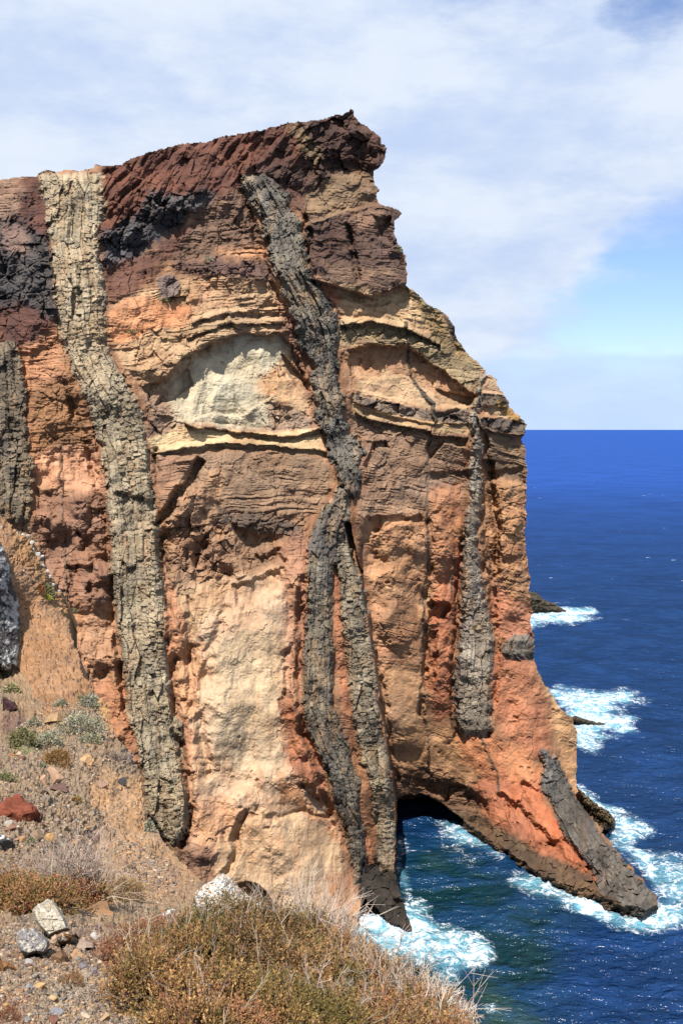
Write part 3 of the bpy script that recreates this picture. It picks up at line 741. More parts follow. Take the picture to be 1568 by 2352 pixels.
# strata: beds rise to the middle of the left half and fall away to the right
g_ = np.interp(GX, [0, 300, 450, 640, 800, 900, 1100, 1300], [0, 20, 45, 62, 55, 40, 0, -55]).astype(np.float32)
S = GY + g_*1.0 + 5*WX + 1.5*fbm(GX/35, GY/90, 2, 40)
calm = sstep(0.0, 0.6, fbm(GX/110, GY/60, 2, 44)+0.35)
def ledge(lam, seed, xl):
    n = vn(GX/xl, S/lam, seed)
    # sharp undercut: the bed stands out and is cut back beneath
    ph = np.modf(S/lam*0.9+n*0.9+100)[0]
    return sstep(0.0, 0.55, ph)*sstep(1.0, 0.86, ph)
L1 = ledge(27, 41, 260); L2 = ledge(12.5, 42, 190); L3 = ledge(6.2, 43, 170)
cm2 = sstep(-0.3, 0.5, fbm(GX/80, GY/50, 3, 45)); cm3 = sstep(-0.2, 0.6, fbm(GX/50, GY/40, 3, 46))
brk = 0.75+0.5*(worley(GX/34+0.3*WX, S/22, 47)[2]-0.5)*2
coarse = 0.45+0.75*sstep(0.25, 0.75, fbm(GX/200, GY/150, 2, 35)+0.5*np.exp(-((S-830)/90)**2))
D = D-bed*brk*(0.42*(L1-0.5)*calm*coarse+0.22*(L2-0.5)*(0.15+0.85*cm2)*coarse+0.17*(L3-0.5)*(0.25+0.75*cm3))
# joints: a network of steep cracks
wj1 = worley(GX/58+0.35*WX, GY/120+0.2*WY, 48); wj2 = worley((GX+0.5*GY)/40+0.3*WX, (GY-0.3*GX)/46, 49)
D = D+(1-np.clip(bed, 0, 1)*0.6)*0.08*np.exp(-((wj1[1]-wj1[0])/0.05)**2)*sstep(0.15, 0.6, fbm(GX/80, GY/110, 3, 50))
D = D-0.35*(wj1[2]-0.5)*sstep(0.25, 0.8, lump)
# broken facets
ux = GX+0.25*GY
F1_ = facets(ux/46+0.3*WX, GY/40, 51); F2_ = facets(ux/20, GY/17+0.2*WX, 52); F3_ = facets(GX/8.5, GY/7, 53, 1.0)
facw = 0.8*sstep(0.15, 1.5, fac)*sstep(-0.5, 0.5, fbm(GX/70, GY/90, 2, 58)+0.5*(fac-0.4))+0.12*fac
D = D-facw*(1.0*F1_*sstep(0.4, 1.0, fac)+0.50*F2_+0.09*F3_)
# lumps, hollows and fine roughness
D = D-lump*(1.5*fbm(GX/100, GY/90, 3, 54)+0.9*fbm(GX/190, GY/260, 2, 60)+0.36*np.abs(fbm(GX/38, GY/60, 3, 55))+0.30*fbm(GX/30+0.5*WX, GY/150, 3, 59)+0.06*fbm(GX/11, GY/10, 3, 56)+0.10*fbm(GX/10+0.9*WX, GY/60+0.6*WX, 2, 38)*sstep(-0.2, 0.5, WX))
D = D-(0.02+0.05*fac)*fbm(GX/4.5, GY/4.2, 2, 57)
capw = W([(236, 370), (470, 310), (690, 265), (740, 270), (730, 440), (560, 420), (470, 470), (330, 540), (236, 600)], 20, 20)
dg = fbm((GX+0.75*GY)/34+0.3*WX, (GX-GY)/170, 3, 37)
lay_ = capw*sstep(0.05, 0.35, fbm((GX+0.75*GY)/60, (GX-GY)/260, 3, 34))
D = D-capw*(1.3*np.abs(dg)+0.5*facets((GX+0.75*GY)/30, (GX-GY)/70, 36))
pit = worley(GX/17+0.3*WX, GY/13, 33)
D = D+0.45*(pit[2] > 0.88)*sstep(0.15, 0.5, fbm(GX/70, GY/55, 3, 32))*(0.4+pit[3])*sstep(0.42, 0.08, pit[0]+0.2*WY)*np.clip(lump, 0, 1)*(1-np.clip(dyk_prot, 0, 1))
D = D-dyk_prot
# the sea meets the right-hand rocks along this line: rock stands above it and dives below it
WLN = np.array([(880, 1897), (910, 1897), (1000, 1891), (1040, 1896), (1080, 1913), (1110, 1938), (1160, 1963), (1200, 1994), (1240, 2023), (1270, 2037), (1310, 2056), (1340, 2066), (1366, 2072), (1385, 2088), (1420, 2094), (1455, 2102), (1482, 2106), (1512, 2092), (1560, 2080)], float)
yw_ = np.interp(GX, WLN[:, 0], WLN[:, 1])+7*WJ+4*WY
sdp = sea_depth(np.maximum(GY, 1300)).astype(np.float32)
over = np.clip(GY-yw_, -60, 80)
rsel = (GX > bx+4) & (GX < 1530)
D = np.where(rsel & (over > 0), np.maximum(D, sdp+0.05+0.06*over), D)
D = np.where(rsel & (over < -1) & (over > -80), np.minimum(D, sdp-0.15+0.16*np.maximum(over, -20)-0.5*np.clip(-over/12, 0, 1)*(0.6+F2_+0.6*F1_)), D)
# caves
cave = W([(904, 1842), (925, 1830), (965, 1826), (1000, 1838), (1030, 1862), (1062, 1884), (1058, 1915), (1000, 1912), (955, 1915), (900, 1925)], 2.5, 4)
cave = cave*(1-sstep(-2.5, 2.5, bx-GX))
D = D+12*cave
cave2 = W([(548, 2030), (566, 2026), (590, 2030), (612, 2048), (628, 2080), (640, 2120), (560, 2120)], 2.5, 3)
D = D+7*cave2

# the base of the walls below the water stays put
P = at(GX, GY, D)

# ------------------------------------------------------------------ rock colour
colr = colr+(lin((74, 56, 54)).astype(np.float32)-colr)*(0.75*lay_)[..., None]
mixf = np.clip(0.5+0.75*fbm(GX/42, S/16, 4, 81)*np.clip(bed+0.3, 0, 1)+0.65*fbm(GX/30, GY/34, 4, 82)*(1.2-np.clip(bed, 0, 1)), 0, 1)
isd = np.isin(part, [k for k in PARTS if PARTS[k] == 'basalt_dyke']).astype(np.float32)
col = colr+(colr2-colr)*(mixf*1.0)[..., None]
spurm = part == DK['spur'][0]
tanw = isd*np.where(spurm, 0.15, 1.0)*sstep(0.15, 0.6, fbm(GX/16, GY/40, 4, 90))*0.42
col = col+(lin((172, 134, 92)).astype(np.float32)-col)*tanw[..., None]
cellf = worley(GX/15, GY/12, 83)[2]-0.5
val = 1+0.16*fbm(GX/150, GY/120, 3, 84)+0.13*fbm(GX/9, GY/8, 3, 85)+0.16*cellf*np.clip(fac, 0, 1.4)
val = val+0.34*slab_id*isd+0.20*isd*vn(GX/4, GY/60, 89)
val = val+bed*0.22*vn(GX/260, S/7.0, 86)
warm = 0.06*fbm(GX/70, GY/70, 3, 87)
col = col*val[..., None]*np.stack([1+warm, 1+0*warm, 1-warm*1.3], -1)
# grey lichen and dust on some of the rock, thin rust stains running down
rust = sstep(0.35, 0.75, fbm(GX/10+0.6*WX, GY/120, 3, 88))*sstep(900, 1300, GY)
col = col*(1-0.22*rust[..., None]*np.array([0.1, 0.6, 0.9]))
lum = (col*np.array([0.25, 0.6, 0.15])).sum(-1, keepdims=True)
col = np.maximum(lum+(col-lum)*(0.81-0.01*isd[..., None]), 0.004)
redness = np.clip((col[..., 0]-col[..., 1])/col[..., 0]-0.45, 0, 0.4)
col[..., 1] *= 1.03+0.65*redness
col = np.clip(col*(lum/0.40)**-0.13*ALB, 0.008, 0.6)

rock_m = rock_material('layered_rock', 0.14, 0.9, 0.92, 0.15)
def cliff_skirt(V, f):
    # the headland is a fin some 20 m thick; its back leans away with height
    o = V.copy()
    k = 20*f
    r = V-np.array([0, 0, CAMZ]); r = r/r[:, 1:2]
    o += k*np.stack([r[:, 0]*0.82, np.ones(len(V)), r[:, 2]*np.where(r[:, 2] > 0, 0.95, 1.0)], -1)
    return o
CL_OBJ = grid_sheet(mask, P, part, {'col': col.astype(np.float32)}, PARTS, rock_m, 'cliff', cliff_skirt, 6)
tag(CL_OBJ[0], 'steep layered volcanic sea cliff with dark dykes, red cap and a cave at its foot', None, None, 'structure')
for k, o in CL_OBJ.items():
    if k in PLAB: o['label'] = PLAB[k]

# ------------------------------------------------------------------ joint blocks of the dykes
Dsm = D.copy()
for _ in range(3):
    Dsm = (Dsm+np.roll(Dsm, 2, 0)+np.roll(Dsm, -2, 0)+np.roll(Dsm, 2, 1)+np.roll(Dsm, -2, 1))/5


def depth_at(x, y):
    i = np.clip(np.round((np.asarray(y)-gy[0])/STEP).astype(int), 0, len(gy)-1)
    j = np.clip(np.round((np.asarray(x)-gx[0])/STEP).astype(int), 0, len(gx)-1)
    return Dsm[i, j]


block_m = bpy.data.materials.new('dyke_block')
block_m.use_nodes = True
t_ = NT(block_m.node_tree)
ga_ = t_.n('ShaderNodeAttribute', attribute_name='col')
gp_ = t_.n('ShaderNodeNewGeometry').outputs['Position']
nn_ = t_.noise(gp_, 1.6, 5, 0.6)
cc_ = t_.n('ShaderNodeVectorMath', {0: ga_.outputs['Color'], 'Scale': t_.math('ADD', 0.6, t_.math('MULTIPLY', nn_, 0.8))}, operation='SCALE').outputs[0]
bb_ = t_.n('ShaderNodeBump', {'Strength': 0.4, 'Distance': 0.4, 'Height': t_.noise(gp_, 2.6, 5, 0.65)})
t_.n('ShaderNodeOutputMaterial', {'Surface': t_.n('ShaderNodeBsdfPrincipled', {'Base Color': cc_, 'Roughness': 0.9, 'Specular IOR Level': 0.15, 'Normal': bb_})})

BQ = np.array([(0, 1, 2, 3), (0, 4, 5, 1), (1, 5, 6, 2), (2, 6, 7, 3), (3, 7, 4, 0), (4, 8, 9, 5), (5, 9, 10, 6), (6, 10, 11, 7), (7, 11, 8, 4)])[:, ::-1]


def block_verts(rg, cx, cy, w_, h_, ang, out):
    """rough bevelled block set into the wall; out = metres proud"""
    c, s = math.cos(ang), math.sin(ang)
    q = np.array([(-1, -1), (1, -1), (1, 1), (-1, 1)], float)
    q = q+rg.uniform(-0.2, 0.2, (4, 2))
    pts = []
    for inset, dz in ((0.78, -out), (1.0, -out+0.28), (1.02, 1.0)):
        x = q[:, 0]*w_/2*inset; y = q[:, 1]*h_/2*inset
        X = cx+x*c-y*s; Y = cy+x*s+y*c
        d0 = depth_at(X, Y)
        d0 = np.clip(d0, d0.mean()-0.6, d0.mean()+0.6)
        jit = rg.uniform(-0.09, 0.09, 4)*min(1.0, h_/10)
        pts.append(at(X, Y, d0+dz+jit))
    return np.concatenate(pts)


rg = np.random.default_rng(4)
PLAN = {'far': (200, 40), 'pale': (1300, 260), 'central': (900, 160), 'lower': (800, 130), 'twin': (800, 130), 'right': (800, 130), 'spur': (600, 130), 'ledge': (50, 16)}
rows, cols_n = D.shape
for nm, (k, T, bh, bw) in DK.items():
    total, single = PLAN[nm]
    cand = []
    # walk down the dyke course by course
    y = T[0, 0]+4
    y1 = T[-1, 0]-4
    while y < y1:
        h_ = bh*rg.uniform(0.7, 1.5)
        xl = np.interp(y, T[:, 0], T[:, 1]); xr = np.interp(y, T[:, 0], T[:, 2])
        cmid = np.interp([y-6, y+6], T[:, 0], (T[:, 1]+T[:, 2])/2)
        lean = math.atan2(cmid[1]-cmid[0], 12.0)
        x = xl+3
        while x < xr-4:
            w_ = bw*rg.uniform(0.6, 1.5)
            if nm == 'pale' and 1100 < y < 1500 and x < xl+0.45*(xr-xl):
                w_ *= 0.55
            xm = x+w_/2
            yy = y+rg.uniform(-0.3, 0.3)*h_ - (xm-(xl+xr)/2)*math.tan(lean)*0.7
            if xm < xr-2 and xm > -30 and rg.random() < 0.62:
                cand.append((xm, yy, w_*0.93, h_*rg.uniform(0.8, 1.05), -lean+rg.uniform(-0.07, 0.07)))
            x += w_
        y += h_*0.95
    i_ = [c for c in cand if 0 <= int((c[1]-gy[0])/STEP) < rows and 0 <= int((c[0]-gx[0])/STEP) < cols_n and part[int((c[1]-gy[0])/STEP), int((c[0]-gx[0])/STEP)] == k and out_sd[int((c[1]-gy[0])/STEP), int((c[0]-gx[0])/STEP)] < -7 and ROUGH[nm][int((c[1]-gy[0])/STEP), int((c[0]-gx[0])/STEP)] > rg.uniform(0.1, 0.9)]
    rg.shuffle(i_)
    i_ = i_[:total]
    i_.sort(key=lambda c: -c[2]*c[3])
    V = []; Cc = []
    for n_, c in enumerate(i_):
        out = rg.normal(0.02, 0.10)+(0.30 if rg.random() < 0.05 else 0)
        v = block_verts(rg, *c, out)
        ci = col[int((c[1]-gy[0])/STEP), int((c[0]-gx[0])/STEP)]*rg.uniform(0.84, 1.2)
        cv = np.repeat(ci[None], 12, 0)
        if n_ < single:
            link_mesh('rock_block', v, BQ, block_m, CL_OBJ[k], {'col': cv}, origin=v.mean(0))
        else:
            V.append(v); Cc.append(cv)
    if V:
        n_ = len(V)
        f = (BQ[None]+(np.arange(n_)*12)[:, None, None]).reshape(-1, 4)
        o = link_mesh('small_rock_blocks', np.concatenate(V), f, block_m, CL_OBJ[k], {'col': np.concatenate(Cc)})
        o['kind'] = 'stuff'

# ------------------------------------------------------------------ the sea
py_ = np.concatenate([np.arange(985.35, 988, 0.5), np.arange(988, 1100, 1.6), np.arange(1100, 2560, 2.0)])
yd = sea_depth(py_)
yd = np.concatenate([[150000, 90000, 60000], yd[(yd < 50000) & (yd > 0)]])
yd = np.concatenate([yd, np.linspace(yd[-1]-3, 6, 12)])
tt = np.concatenate([np.linspace(-4.0, -0.14, 30), np.linspace(-0.12, 0.40, 420), np.linspace(0.42, 4.0, 30)])
TT, YY = np.meshgrid(tt, yd)
SX = TT*YY
SVX = 784+TT*1176/TANV*(math.cos(PITCH)+0)  # image pixel position (recomputed exactly below)
# exact image row of every sea point
beta = np.arctan2(CAMZ, YY)
cyv = -np.tan(beta-PITCH)
SPY = 1176-cyv/TANV*1176
ydn = math.cos(PITCH)+cyv*math.sin(PITCH)
SPX = 784+TT*ydn/TANV*1176
fade = np.clip(1.4-YY/420, 0, 1)
wx = SX*0.90+YY*0.43; wy = YY*0.90-SX*0.43
wz = 0.55*fbm(wx/26, wy/11, 3, 101)+0.28*(1-np.abs(fbm(wx/9, wy/4.2, 3, 102))*2)*0.6+0.10*fbm(wx/2.2, wy/1.3, 2, 103)
SZ = wz*fade


def sp(poly, soft, jit=0.0, inner=0.0):
    sd = poly_sd(poly, SPX.astype(np.float32), SPY.astype(np.float32), soft*3+jit*2+6)
    return sstep(soft, -soft*1.5, sd+jit*JN)


JN = fbm(SX/9, YY/9, 3, 110)
foam = np.zeros(SX.shape, np.float32)
FO = [([(800, 2050), (830, 2070), (870, 2095), (930, 2100), (990, 2112), (1050, 2130), (1085, 2165), (1110, 2182), (1095, 2208), (1050, 2222), (950, 2214), (880, 2200), (800, 2160)], 12, 16, 0.86),
      ([(880, 2115), (960, 2110), (1000, 2130), (980, 2150), (900, 2150)], 12, 10, 0.5),
      ([(815, 2075), (850, 2060), (900, 2090), (935, 2090), (960, 2060), (990, 2080), (985, 2110), (860, 2120)], 12, 12, 0.55),
      ([(1330, 1815), (1400, 1850), (1450, 1870), (1520, 1895), (1505, 1930), (1470, 1950), (1500, 1975), (1500, 2030), (1430, 1960), (1390, 1900)], 11, 14, 0.95),
      ([(1440, 1930), (1600, 1965), (1640, 2080), (1540, 2105), (1480, 2105), (1510, 2060), (1460, 1990)], 22, 22, 0.62),
      ([(1350, 2060), (1400, 2085), (1460, 2100), (1520, 2085), (1560, 2095), (1540, 2125), (1460, 2130), (1390, 2120), (1330, 2090)], 12, 12, 0.85),
      ([(1180, 2010), (1250, 2028), (1330, 2060), (1380, 2080), (1380, 2105), (1300, 2090), (1220, 2060), (1160, 2035)], 14, 14, 0.62),
      ([(1300, 2035), (1375, 2062), (1375, 2095), (1330, 2085)], 9, 8, 0.5),
      ([(1010, 1885), (1060, 1890), (1110, 1930), (1160, 1960), (1150, 1985), (1090, 1950), (1040, 1915)], 11, 12, 0.6),
      ([(905, 1900), (935, 1910), (930, 1985), (960, 2030), (945, 2080), (905, 2040), (895, 1990)], 10, 10, 0.62),
      ([(910, 1915), (1080, 1935), (1150, 2010), (1060, 2010), (940, 1960)], 40, 30, 0.26),
      ([(1270, 1590), (1330, 1598), (1440, 1600), (1410, 1622), (1455, 1660), (1470, 1688), (1420, 1702), (1330, 1702), (1320, 1660), (1290, 1625)], 9, 12, 1.0),
      ([(1440, 1590), (1500, 1600), (1480, 1620), (1430, 1620)], 14, 14, 0.35),
      ([(1200, 1396), (1300, 1398), (1365, 1406), (1330, 1424), (1285, 1440), (1200, 1446)], 7, 8, 1.0),
      ([(1260, 1395), (1360, 1398), (1380, 1408), (1300, 1420)], 8, 6, 0.35),
      ([(1100, 2310), (1140, 2300), (1160, 2320), (1120, 2345)], 8, 8, 0.45),
      ([(1000, 2230), (1040, 2232), (1050, 2250), (1010, 2250)], 8, 8, 0.4)]
for poly, soft, jit, amt in FO:
    foam = foam+amt*0.64*sp(poly, soft*1.6, jit*1.5)+amt*0.26*sp(poly, soft*4.0, jit*3)
foam = np.clip(foam, 0, 1.15)
SZ = SZ+0.6*np.clip(foam, 0, 1)*(0.4+fbm(SX/2.4, YY/2.4, 3, 115))*fade
shore = np.clip(0.95*sp([(880, 1880), (1120, 1920), (1330, 2080), (1330, 2200), (1290, 2300), (1260, 2440), (700, 2440), (760, 2000)], 80, 50)
                + 0.7*sp([(1380, 1850), (1620, 1950), (1640, 2130), (1400, 2150)], 40, 30)*0.4, 0, 1)
reef = sp([(1080, 2270), (1130, 2240), (1190, 2290), (1260, 2330), (1280, 2400), (1100, 2420)], 26, 26)*0.8 + 0.5*sp([(960, 1960), (1010, 1950), (1030, 2000), (990, 2040)], 22, 18)
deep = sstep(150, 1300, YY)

sea_m = bpy.data.materials.new('sea_water')
sea_m.use_nodes = True
t = NT(sea_m.node_tree)
pos = t.n('ShaderNodeNewGeometry').outputs['Position']
A = lambda n: t.n('ShaderNodeAttribute', attribute_name=n).outputs['Fac']
mpw = t.n('ShaderNodeMapping', {'Vector': pos, 'Rotation': (0, 0, 0.45), 'Scale': (0.55, 1.0, 1.0)}).outputs[0]
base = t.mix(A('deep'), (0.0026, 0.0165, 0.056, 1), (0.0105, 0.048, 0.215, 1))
base = t.mix(A('shore'), base, (0.0026, 0.0190, 0.0195, 1))
base = t.mix(A('reef'), base, (0.018, 0.040, 0.030, 1))
pat = t.noise(mpw, 0.035, 4, 0.6)
base = t.mix(t.mapr(pat, 0.35, 0.7, 0, 0.55), base, t.mix(0.5, base, (0.0, 0.004, 0.02, 1)))
# streaks of chop far out
chop = t.noise(mpw, 0.16, 5, 0.65)
chop2 = t.noise(mpw, 0.02, 4, 0.6)
# lacy foam
dv = t.n('ShaderNodeVectorMath', {0: t.n('ShaderNodeTexNoise', {'Vector': pos, 'Scale': 0.35, 'Detail': 3}).outputs['Color'], 'Scale': 2.2}, operation='SCALE').outputs[0]
pw = t.n('ShaderNodeVectorMath', {0: pos, 1: dv}, operation='ADD').outputs[0]
vo = t.n('ShaderNodeTexVoronoi', {'Vector': pw, 'Scale': 0.55}, feature='DISTANCE_TO_EDGE').outputs['Distance']
vo2 = t.n('ShaderNodeTexVoronoi', {'Vector': pw, 'Scale': 1.7}, feature='DISTANCE_TO_EDGE').outputs['Distance']
rn1 = t.math('ABSOLUTE', t.math('SUBTRACT', t.noise(pw, 0.32, 5, 0.62), 0.5))
rn2 = t.math('ABSOLUTE', t.math('SUBTRACT', t.noise(pw, 1.1, 4, 0.6), 0.5))
lace = t.math('ADD', t.math('MULTIPLY', t.mapr(rn1, 0.10, 0.0), 0.6), t.math('MULTIPLY', t.mapr(rn2, 0.09, 0.0), 0.5))
lace = t.math('ADD', lace, t.math('MULTIPLY', t.mapr(vo, 0.14, 0.0), 0.2))
fn = t.math('ADD', t.math('MULTIPLY', t.noise(pw, 0.9, 6, 0.7), 0.6), t.math('MULTIPLY', t.noise(pw, 0.22, 4, 0.6), 0.4))
fsum = t.math('ADD', t.math('MULTIPLY', A('foam'), 0.72), t.math('MULTIPLY', t.math('SUBTRACT', fn, 0.5), 2.0))
fsum = t.math('ADD', fsum, t.math('MULTIPLY', t.math('SUBTRACT', lace, 0.42), 0.8))
fsum = t.math('MULTIPLY', fsum, t.mapr(A('foam'), 0.02, 0.15))
fm = t.mapr(fsum, 0.28, 1.10)
# whitecaps
wc = t.noise(mpw, 0.22, 3, 0.55)
wc2 = t.noise(mpw, 0.03, 2, 0.5)
cap = t.mapr(t.math('ADD', wc, t.math('MULTIPLY', wc2, 0.35)), 0.915, 0.95)
fm = t.math('MAXIMUM', fm, t.math('MULTIPLY', cap, 0.85))
aer = t.mapr(A('foam'), 0.06, 0.85, 0.0, 0.8)
tex = t.math('ADD', t.math('MULTIPLY', chop, 0.7), t.math('MULTIPLY', t.noise(mpw, 0.5, 4, 0.6), 0.3))
base = t.mix(t.mapr(tex, 0.44, 0.60, 0.0, 0.6), base, t.mix(0.4, base, (0.012, 0.050, 0.17, 1)))
base = t.mix(aer, base, (0.10, 0.26, 0.33, 1))
colr_w = t.mix(fm, base, (0.42, 0.45, 0.48, 1))
bn = t.n('ShaderNodeBump', {'Strength': 1.0, 'Distance': 3.2, 'Height': t.math('ADD', t.math('MULTIPLY', chop, 0.8), t.math('MULTIPLY', t.noise(mpw, 0.75, 4, 0.6), 0.25))})
rgh = t.math('ADD', 0.22, t.math('MULTIPLY', fm, 0.6))
fr = t.n('ShaderNodeFresnel', {'IOR': 1.33, 'Normal': bn}).outputs[0]
fr = t.math('MULTIPLY', t.math('MINIMUM', t.math('MULTIPLY', fr, 0.6), 0.045), t.math('SUBTRACT', 1.0, fm))
p = t.n('ShaderNodeMixShader', {0: fr, 1: t.n('ShaderNodeBsdfDiffuse', {'Color': colr_w, 'Normal': bn}), 2: t.n('ShaderNodeBsdfGlossy', {'Color': (1, 1, 1, 1), 'Roughness': rgh, 'Normal': bn})})
t.n('ShaderNodeOutputMaterial', {'Surface': p})

fpart = (foam > 0.18).astype(np.int32)
so = grid_sheet(np.ones(SX.shape, bool), np.stack([SX, YY, SZ], -1), fpart, {'foam': foam.astype(np.float32), 'shore': shore.astype(np.float32), 'reef': np.clip(reef, 0, 1).astype(np.float32), 'deep': deep.astype(np.float32)},
                {0: 'sea', 1: 'sea_foam'}, sea_m, 'sea', None, smooth=True)
tag(so[0], 'deep blue choppy sea, teal in the cove', None, None, 'structure')
so[1]['kind'] = 'stuff'
so[1]['label'] = 'white surf foam on the water'

# ------------------------------------------------------------------ the hillside in front
HS = 2.4
hx = np.arange(-160, 1330, HS, dtype=np.float32); hy = np.arange(1140, 2700, HS, dtype=np.float32)
HX, HY = np.meshgrid(hx, hy)
hJ = 0.6*fbm(HX/40, HY/40, 3, 201)+0.5*fbm(HX/9, HY/9, 3, 202)
H_OUT = [(-200, 1150), (0, 1178), (20, 1195), (33, 1212), (61, 1222), (89, 1264), (112, 1306), (131, 1344), (155, 1395), (164, 1461), (183, 1503), (190, 1545), (205, 1562), (215, 1585), (233, 1600), (250, 1612), (256, 1650), (262, 1682), (287, 1718),
         (308, 1747), (325, 1785), (332, 1843), (340, 1890), (354, 1897), (375, 1927), (396, 1952), (425, 1985), (458, 2020), (520, 2060), (583, 2085), (625, 2110), (660, 2140), (800, 2200), (900, 2270), (990, 2310), (1060, 2370), (1120, 2480), (1250, 2720), (-300, 2720)]
h_sd = poly_sd(H_OUT, HX, HY, 60)
hmask = (h_sd+2.5*hJ) < 0
HC = [(-150, 2352, 3.0), (0, 2352, 3.2), (400, 2352, 3.7), (700, 2352, 4.4), (1060, 2352, 5.2), (0, 2520, 2.3), (1000, 2650, 3.0), (1250, 2700, 3.2), (120, 2110, 6.5), (300, 2100, 7.6), (430, 2130, 8.0), (520, 2050, 10.5), (620, 2110, 9.6),
      (800, 2200, 8.0), (950, 2290, 6.4), (330, 1890, 23), (440, 2000, 16), (250, 2000, 14), (100, 2000, 11), (0, 2040, 8.8), (0, 1850, 18), (200, 1850, 22), (290, 1722, 33), (100, 1700, 31), (0, 1600, 40), (185, 1530, 48), (60, 1400, 58), (0, 1200, 74), (120, 1320, 68), (-150, 1500, 40), (-150, 2000, 10)]
_hd = tps(HC)


def hill_depth(x, y):
    return _hd(np.asarray(x, np.float32), np.asarray(y, np.float32))


def unit3(v):
    return v/np.maximum(np.linalg.norm(v, axis=-1, keepdims=True), 1e-9)


HD = hill_depth(HX, HY)
HP = at(HX, HY, HD)
hcol = np.empty(HX.shape+(3,), np.float32); hcol[:] = lin((160, 128, 104))
hrough = np.ones(HX.shape, np.float32)


def hzone(poly, c, soft=10, jit=12, r=1.0, part_id=None):
    global hcol, hrough
    w_ = sstep(soft, -soft, poly_sd(poly, HX, HY, soft+jit*2.5+4)+jit*hJ)
    hcol = hcol+(lin(c).astype(np.float32)-hcol)*w_[..., None]
    hrough = hrough+(r-hrough)*w_


hzone([(-200, 1140), (60, 1200), (200, 1530), (225, 1590), (110, 1650), (80, 1600), (40, 1530), (-200, 1540)], (174, 124, 90), 8, 10, 0.3)
hzone([(0, 1180), (50, 1210), (160, 1400), (150, 1420), (60, 1300)], (172, 122, 80), 8, 10, 0.6)
hzone([(215, 1590), (256, 1600), (268, 1690), (245, 1690)], (196, 142, 92), 5, 6, 0.8)
hzone([(205, 1810), (235, 1770), (330, 1780), (338, 1900), (460, 2020), (470, 2070), (420, 2110), (300, 2080), (170, 2060), (190, 1980), (235, 1920), (232, 1860)], (192, 144, 108), 8, 14, 0.35)
hzone([(290, 1790), (332, 1790), (340, 1900), (318, 1920), (300, 1870)], (202, 148, 104), 10, 10, 0.3)
hzone([(15, 1680), (90, 1680), (100, 1725), (30, 1730)], (140, 128, 84), 8, 10)
hzone([(0, 1640), (60, 1640), (60, 1690), (0, 1690)], (140, 106, 96), 8, 10)
hzone([(-160, 2240), (200, 2230), (300, 2352), (300, 2700), (-160, 2700)], (172, 146, 124), 14, 14)
hzone([(-160, 2280), (50, 2280), (90, 2352), (60, 2500), (-160, 2500)], (158, 112, 86), 14, 14)
hzone([(200, 2100), (420, 2080), (470, 2110), (440, 2160), (300, 2160)], (176, 140, 104), 10, 12)
hval = 1+0.18*fbm(HX/50, HY/35, 4, 203)+0.20*fbm(HX/7, HY/5, 3, 204)+0.22*vn(HX/2.6, HY/2.4, 205)*(0.4+0.6*hrough)
hwarm = 0.07*fbm(HX/60, HY/40, 3, 206)
hl_ = (hcol*np.array([0.25, 0.6, 0.15])).sum(-1, keepdims=True)
hcol = (hl_+(hcol-hl_)*0.85)*np.array([1.0, 1.06, 0.95])
hcol = np.clip(hcol*hval[..., None]*np.stack([1+hwarm, 1+0*hwarm, 1-hwarm*1.4], -1)*0.66, 0.01, 0.6)
# clods, rills and small steps
sc_ = HD*0.0011
def sheet_normals(Pq):
    du = np.gradient(Pq, axis=1); dv = np.gradient(Pq, axis=0)
    nn = np.cross(dv, du)
    nn = nn/np.maximum(np.linalg.norm(nn, axis=-1, keepdims=True), 1e-9)
    return nn*np.sign((nn*(np.array([0, 0, CAMZ])-Pq)).sum(-1, keepdims=True))


HN = sheet_normals(HP)
fore = np.clip(np.abs((HN*unit3(HP-np.array([0, 0, CAMZ]))).sum(-1)), 0.15, 1)   # how squarely the ground is seen
rill = np.abs(fbm(HX/22+0.5*hJ, HY/110, 3, 211))
relief = 9*fbm(HX/60, HY/40, 3, 207)*fore+3.2*fbm(HX/18, HY/12, 3, 208)+1.5*facets(HX/9, HY/6, 209)*(0.35+0.65*hrough)+1.3*fbm(HX/5, HY/4, 3, 210)-5*sstep(0.10, 0.0, rill)*(1.3-hrough)+1.1*facets(HX/24+0.3*hJ, HY/20, 212)
HP = HP+HN*(relief*sc_*(0.25+0.55*hrough))[..., None]


def hill_skirt(V, f):
    o = V.copy()
    # broken rock face under the brink
    o[:, 2] -= f*45
    o[:, 1] += f*V[:, 1]*0.25
    a = np.clip(V[:, 1]*0.02, 0.05, 0.8)*(1 if f < 0.99 else 0)
    o[:, 1] -= a*facets(V[:, 0]*1.3+V[:, 1]*0.8, o[:, 2]*1.1, 230)
    o[:, 0] -= a*fbm(V[:, 1]*0.9+V[:, 0], o[:, 2]*0.9, 2, 231)*0.7
    return o


hill_m = rock_material('hillside_soil', 0.5, 7.0, 0.95, 0.2)
ho = grid_sheet(hmask, HP, np.zeros(HX.shape, np.int32), {'col': hcol.astype(np.float32)}, {0: 'hillside'}, hill_m, 'hillside', hill_skirt, 24)
tag(ho[0], 'stony orange-brown hillside dropping to the gully before the cliff', None, None, 'structure')


def ground(x, y):
    """hillside surface under image pixel (x, y)"""
    i = int(np.clip(round((y-hy[0])/HS), 0, len(hy)-1)); j = int(np.clip(round((x-hx[0])/HS), 0, len(hx)-1))
    return HP[i, j].copy()


def mpp(d):
    """metres per image pixel at depth d"""
    return d*TANV/1176.0


def unit_(v):
    return v/np.linalg.norm(v)


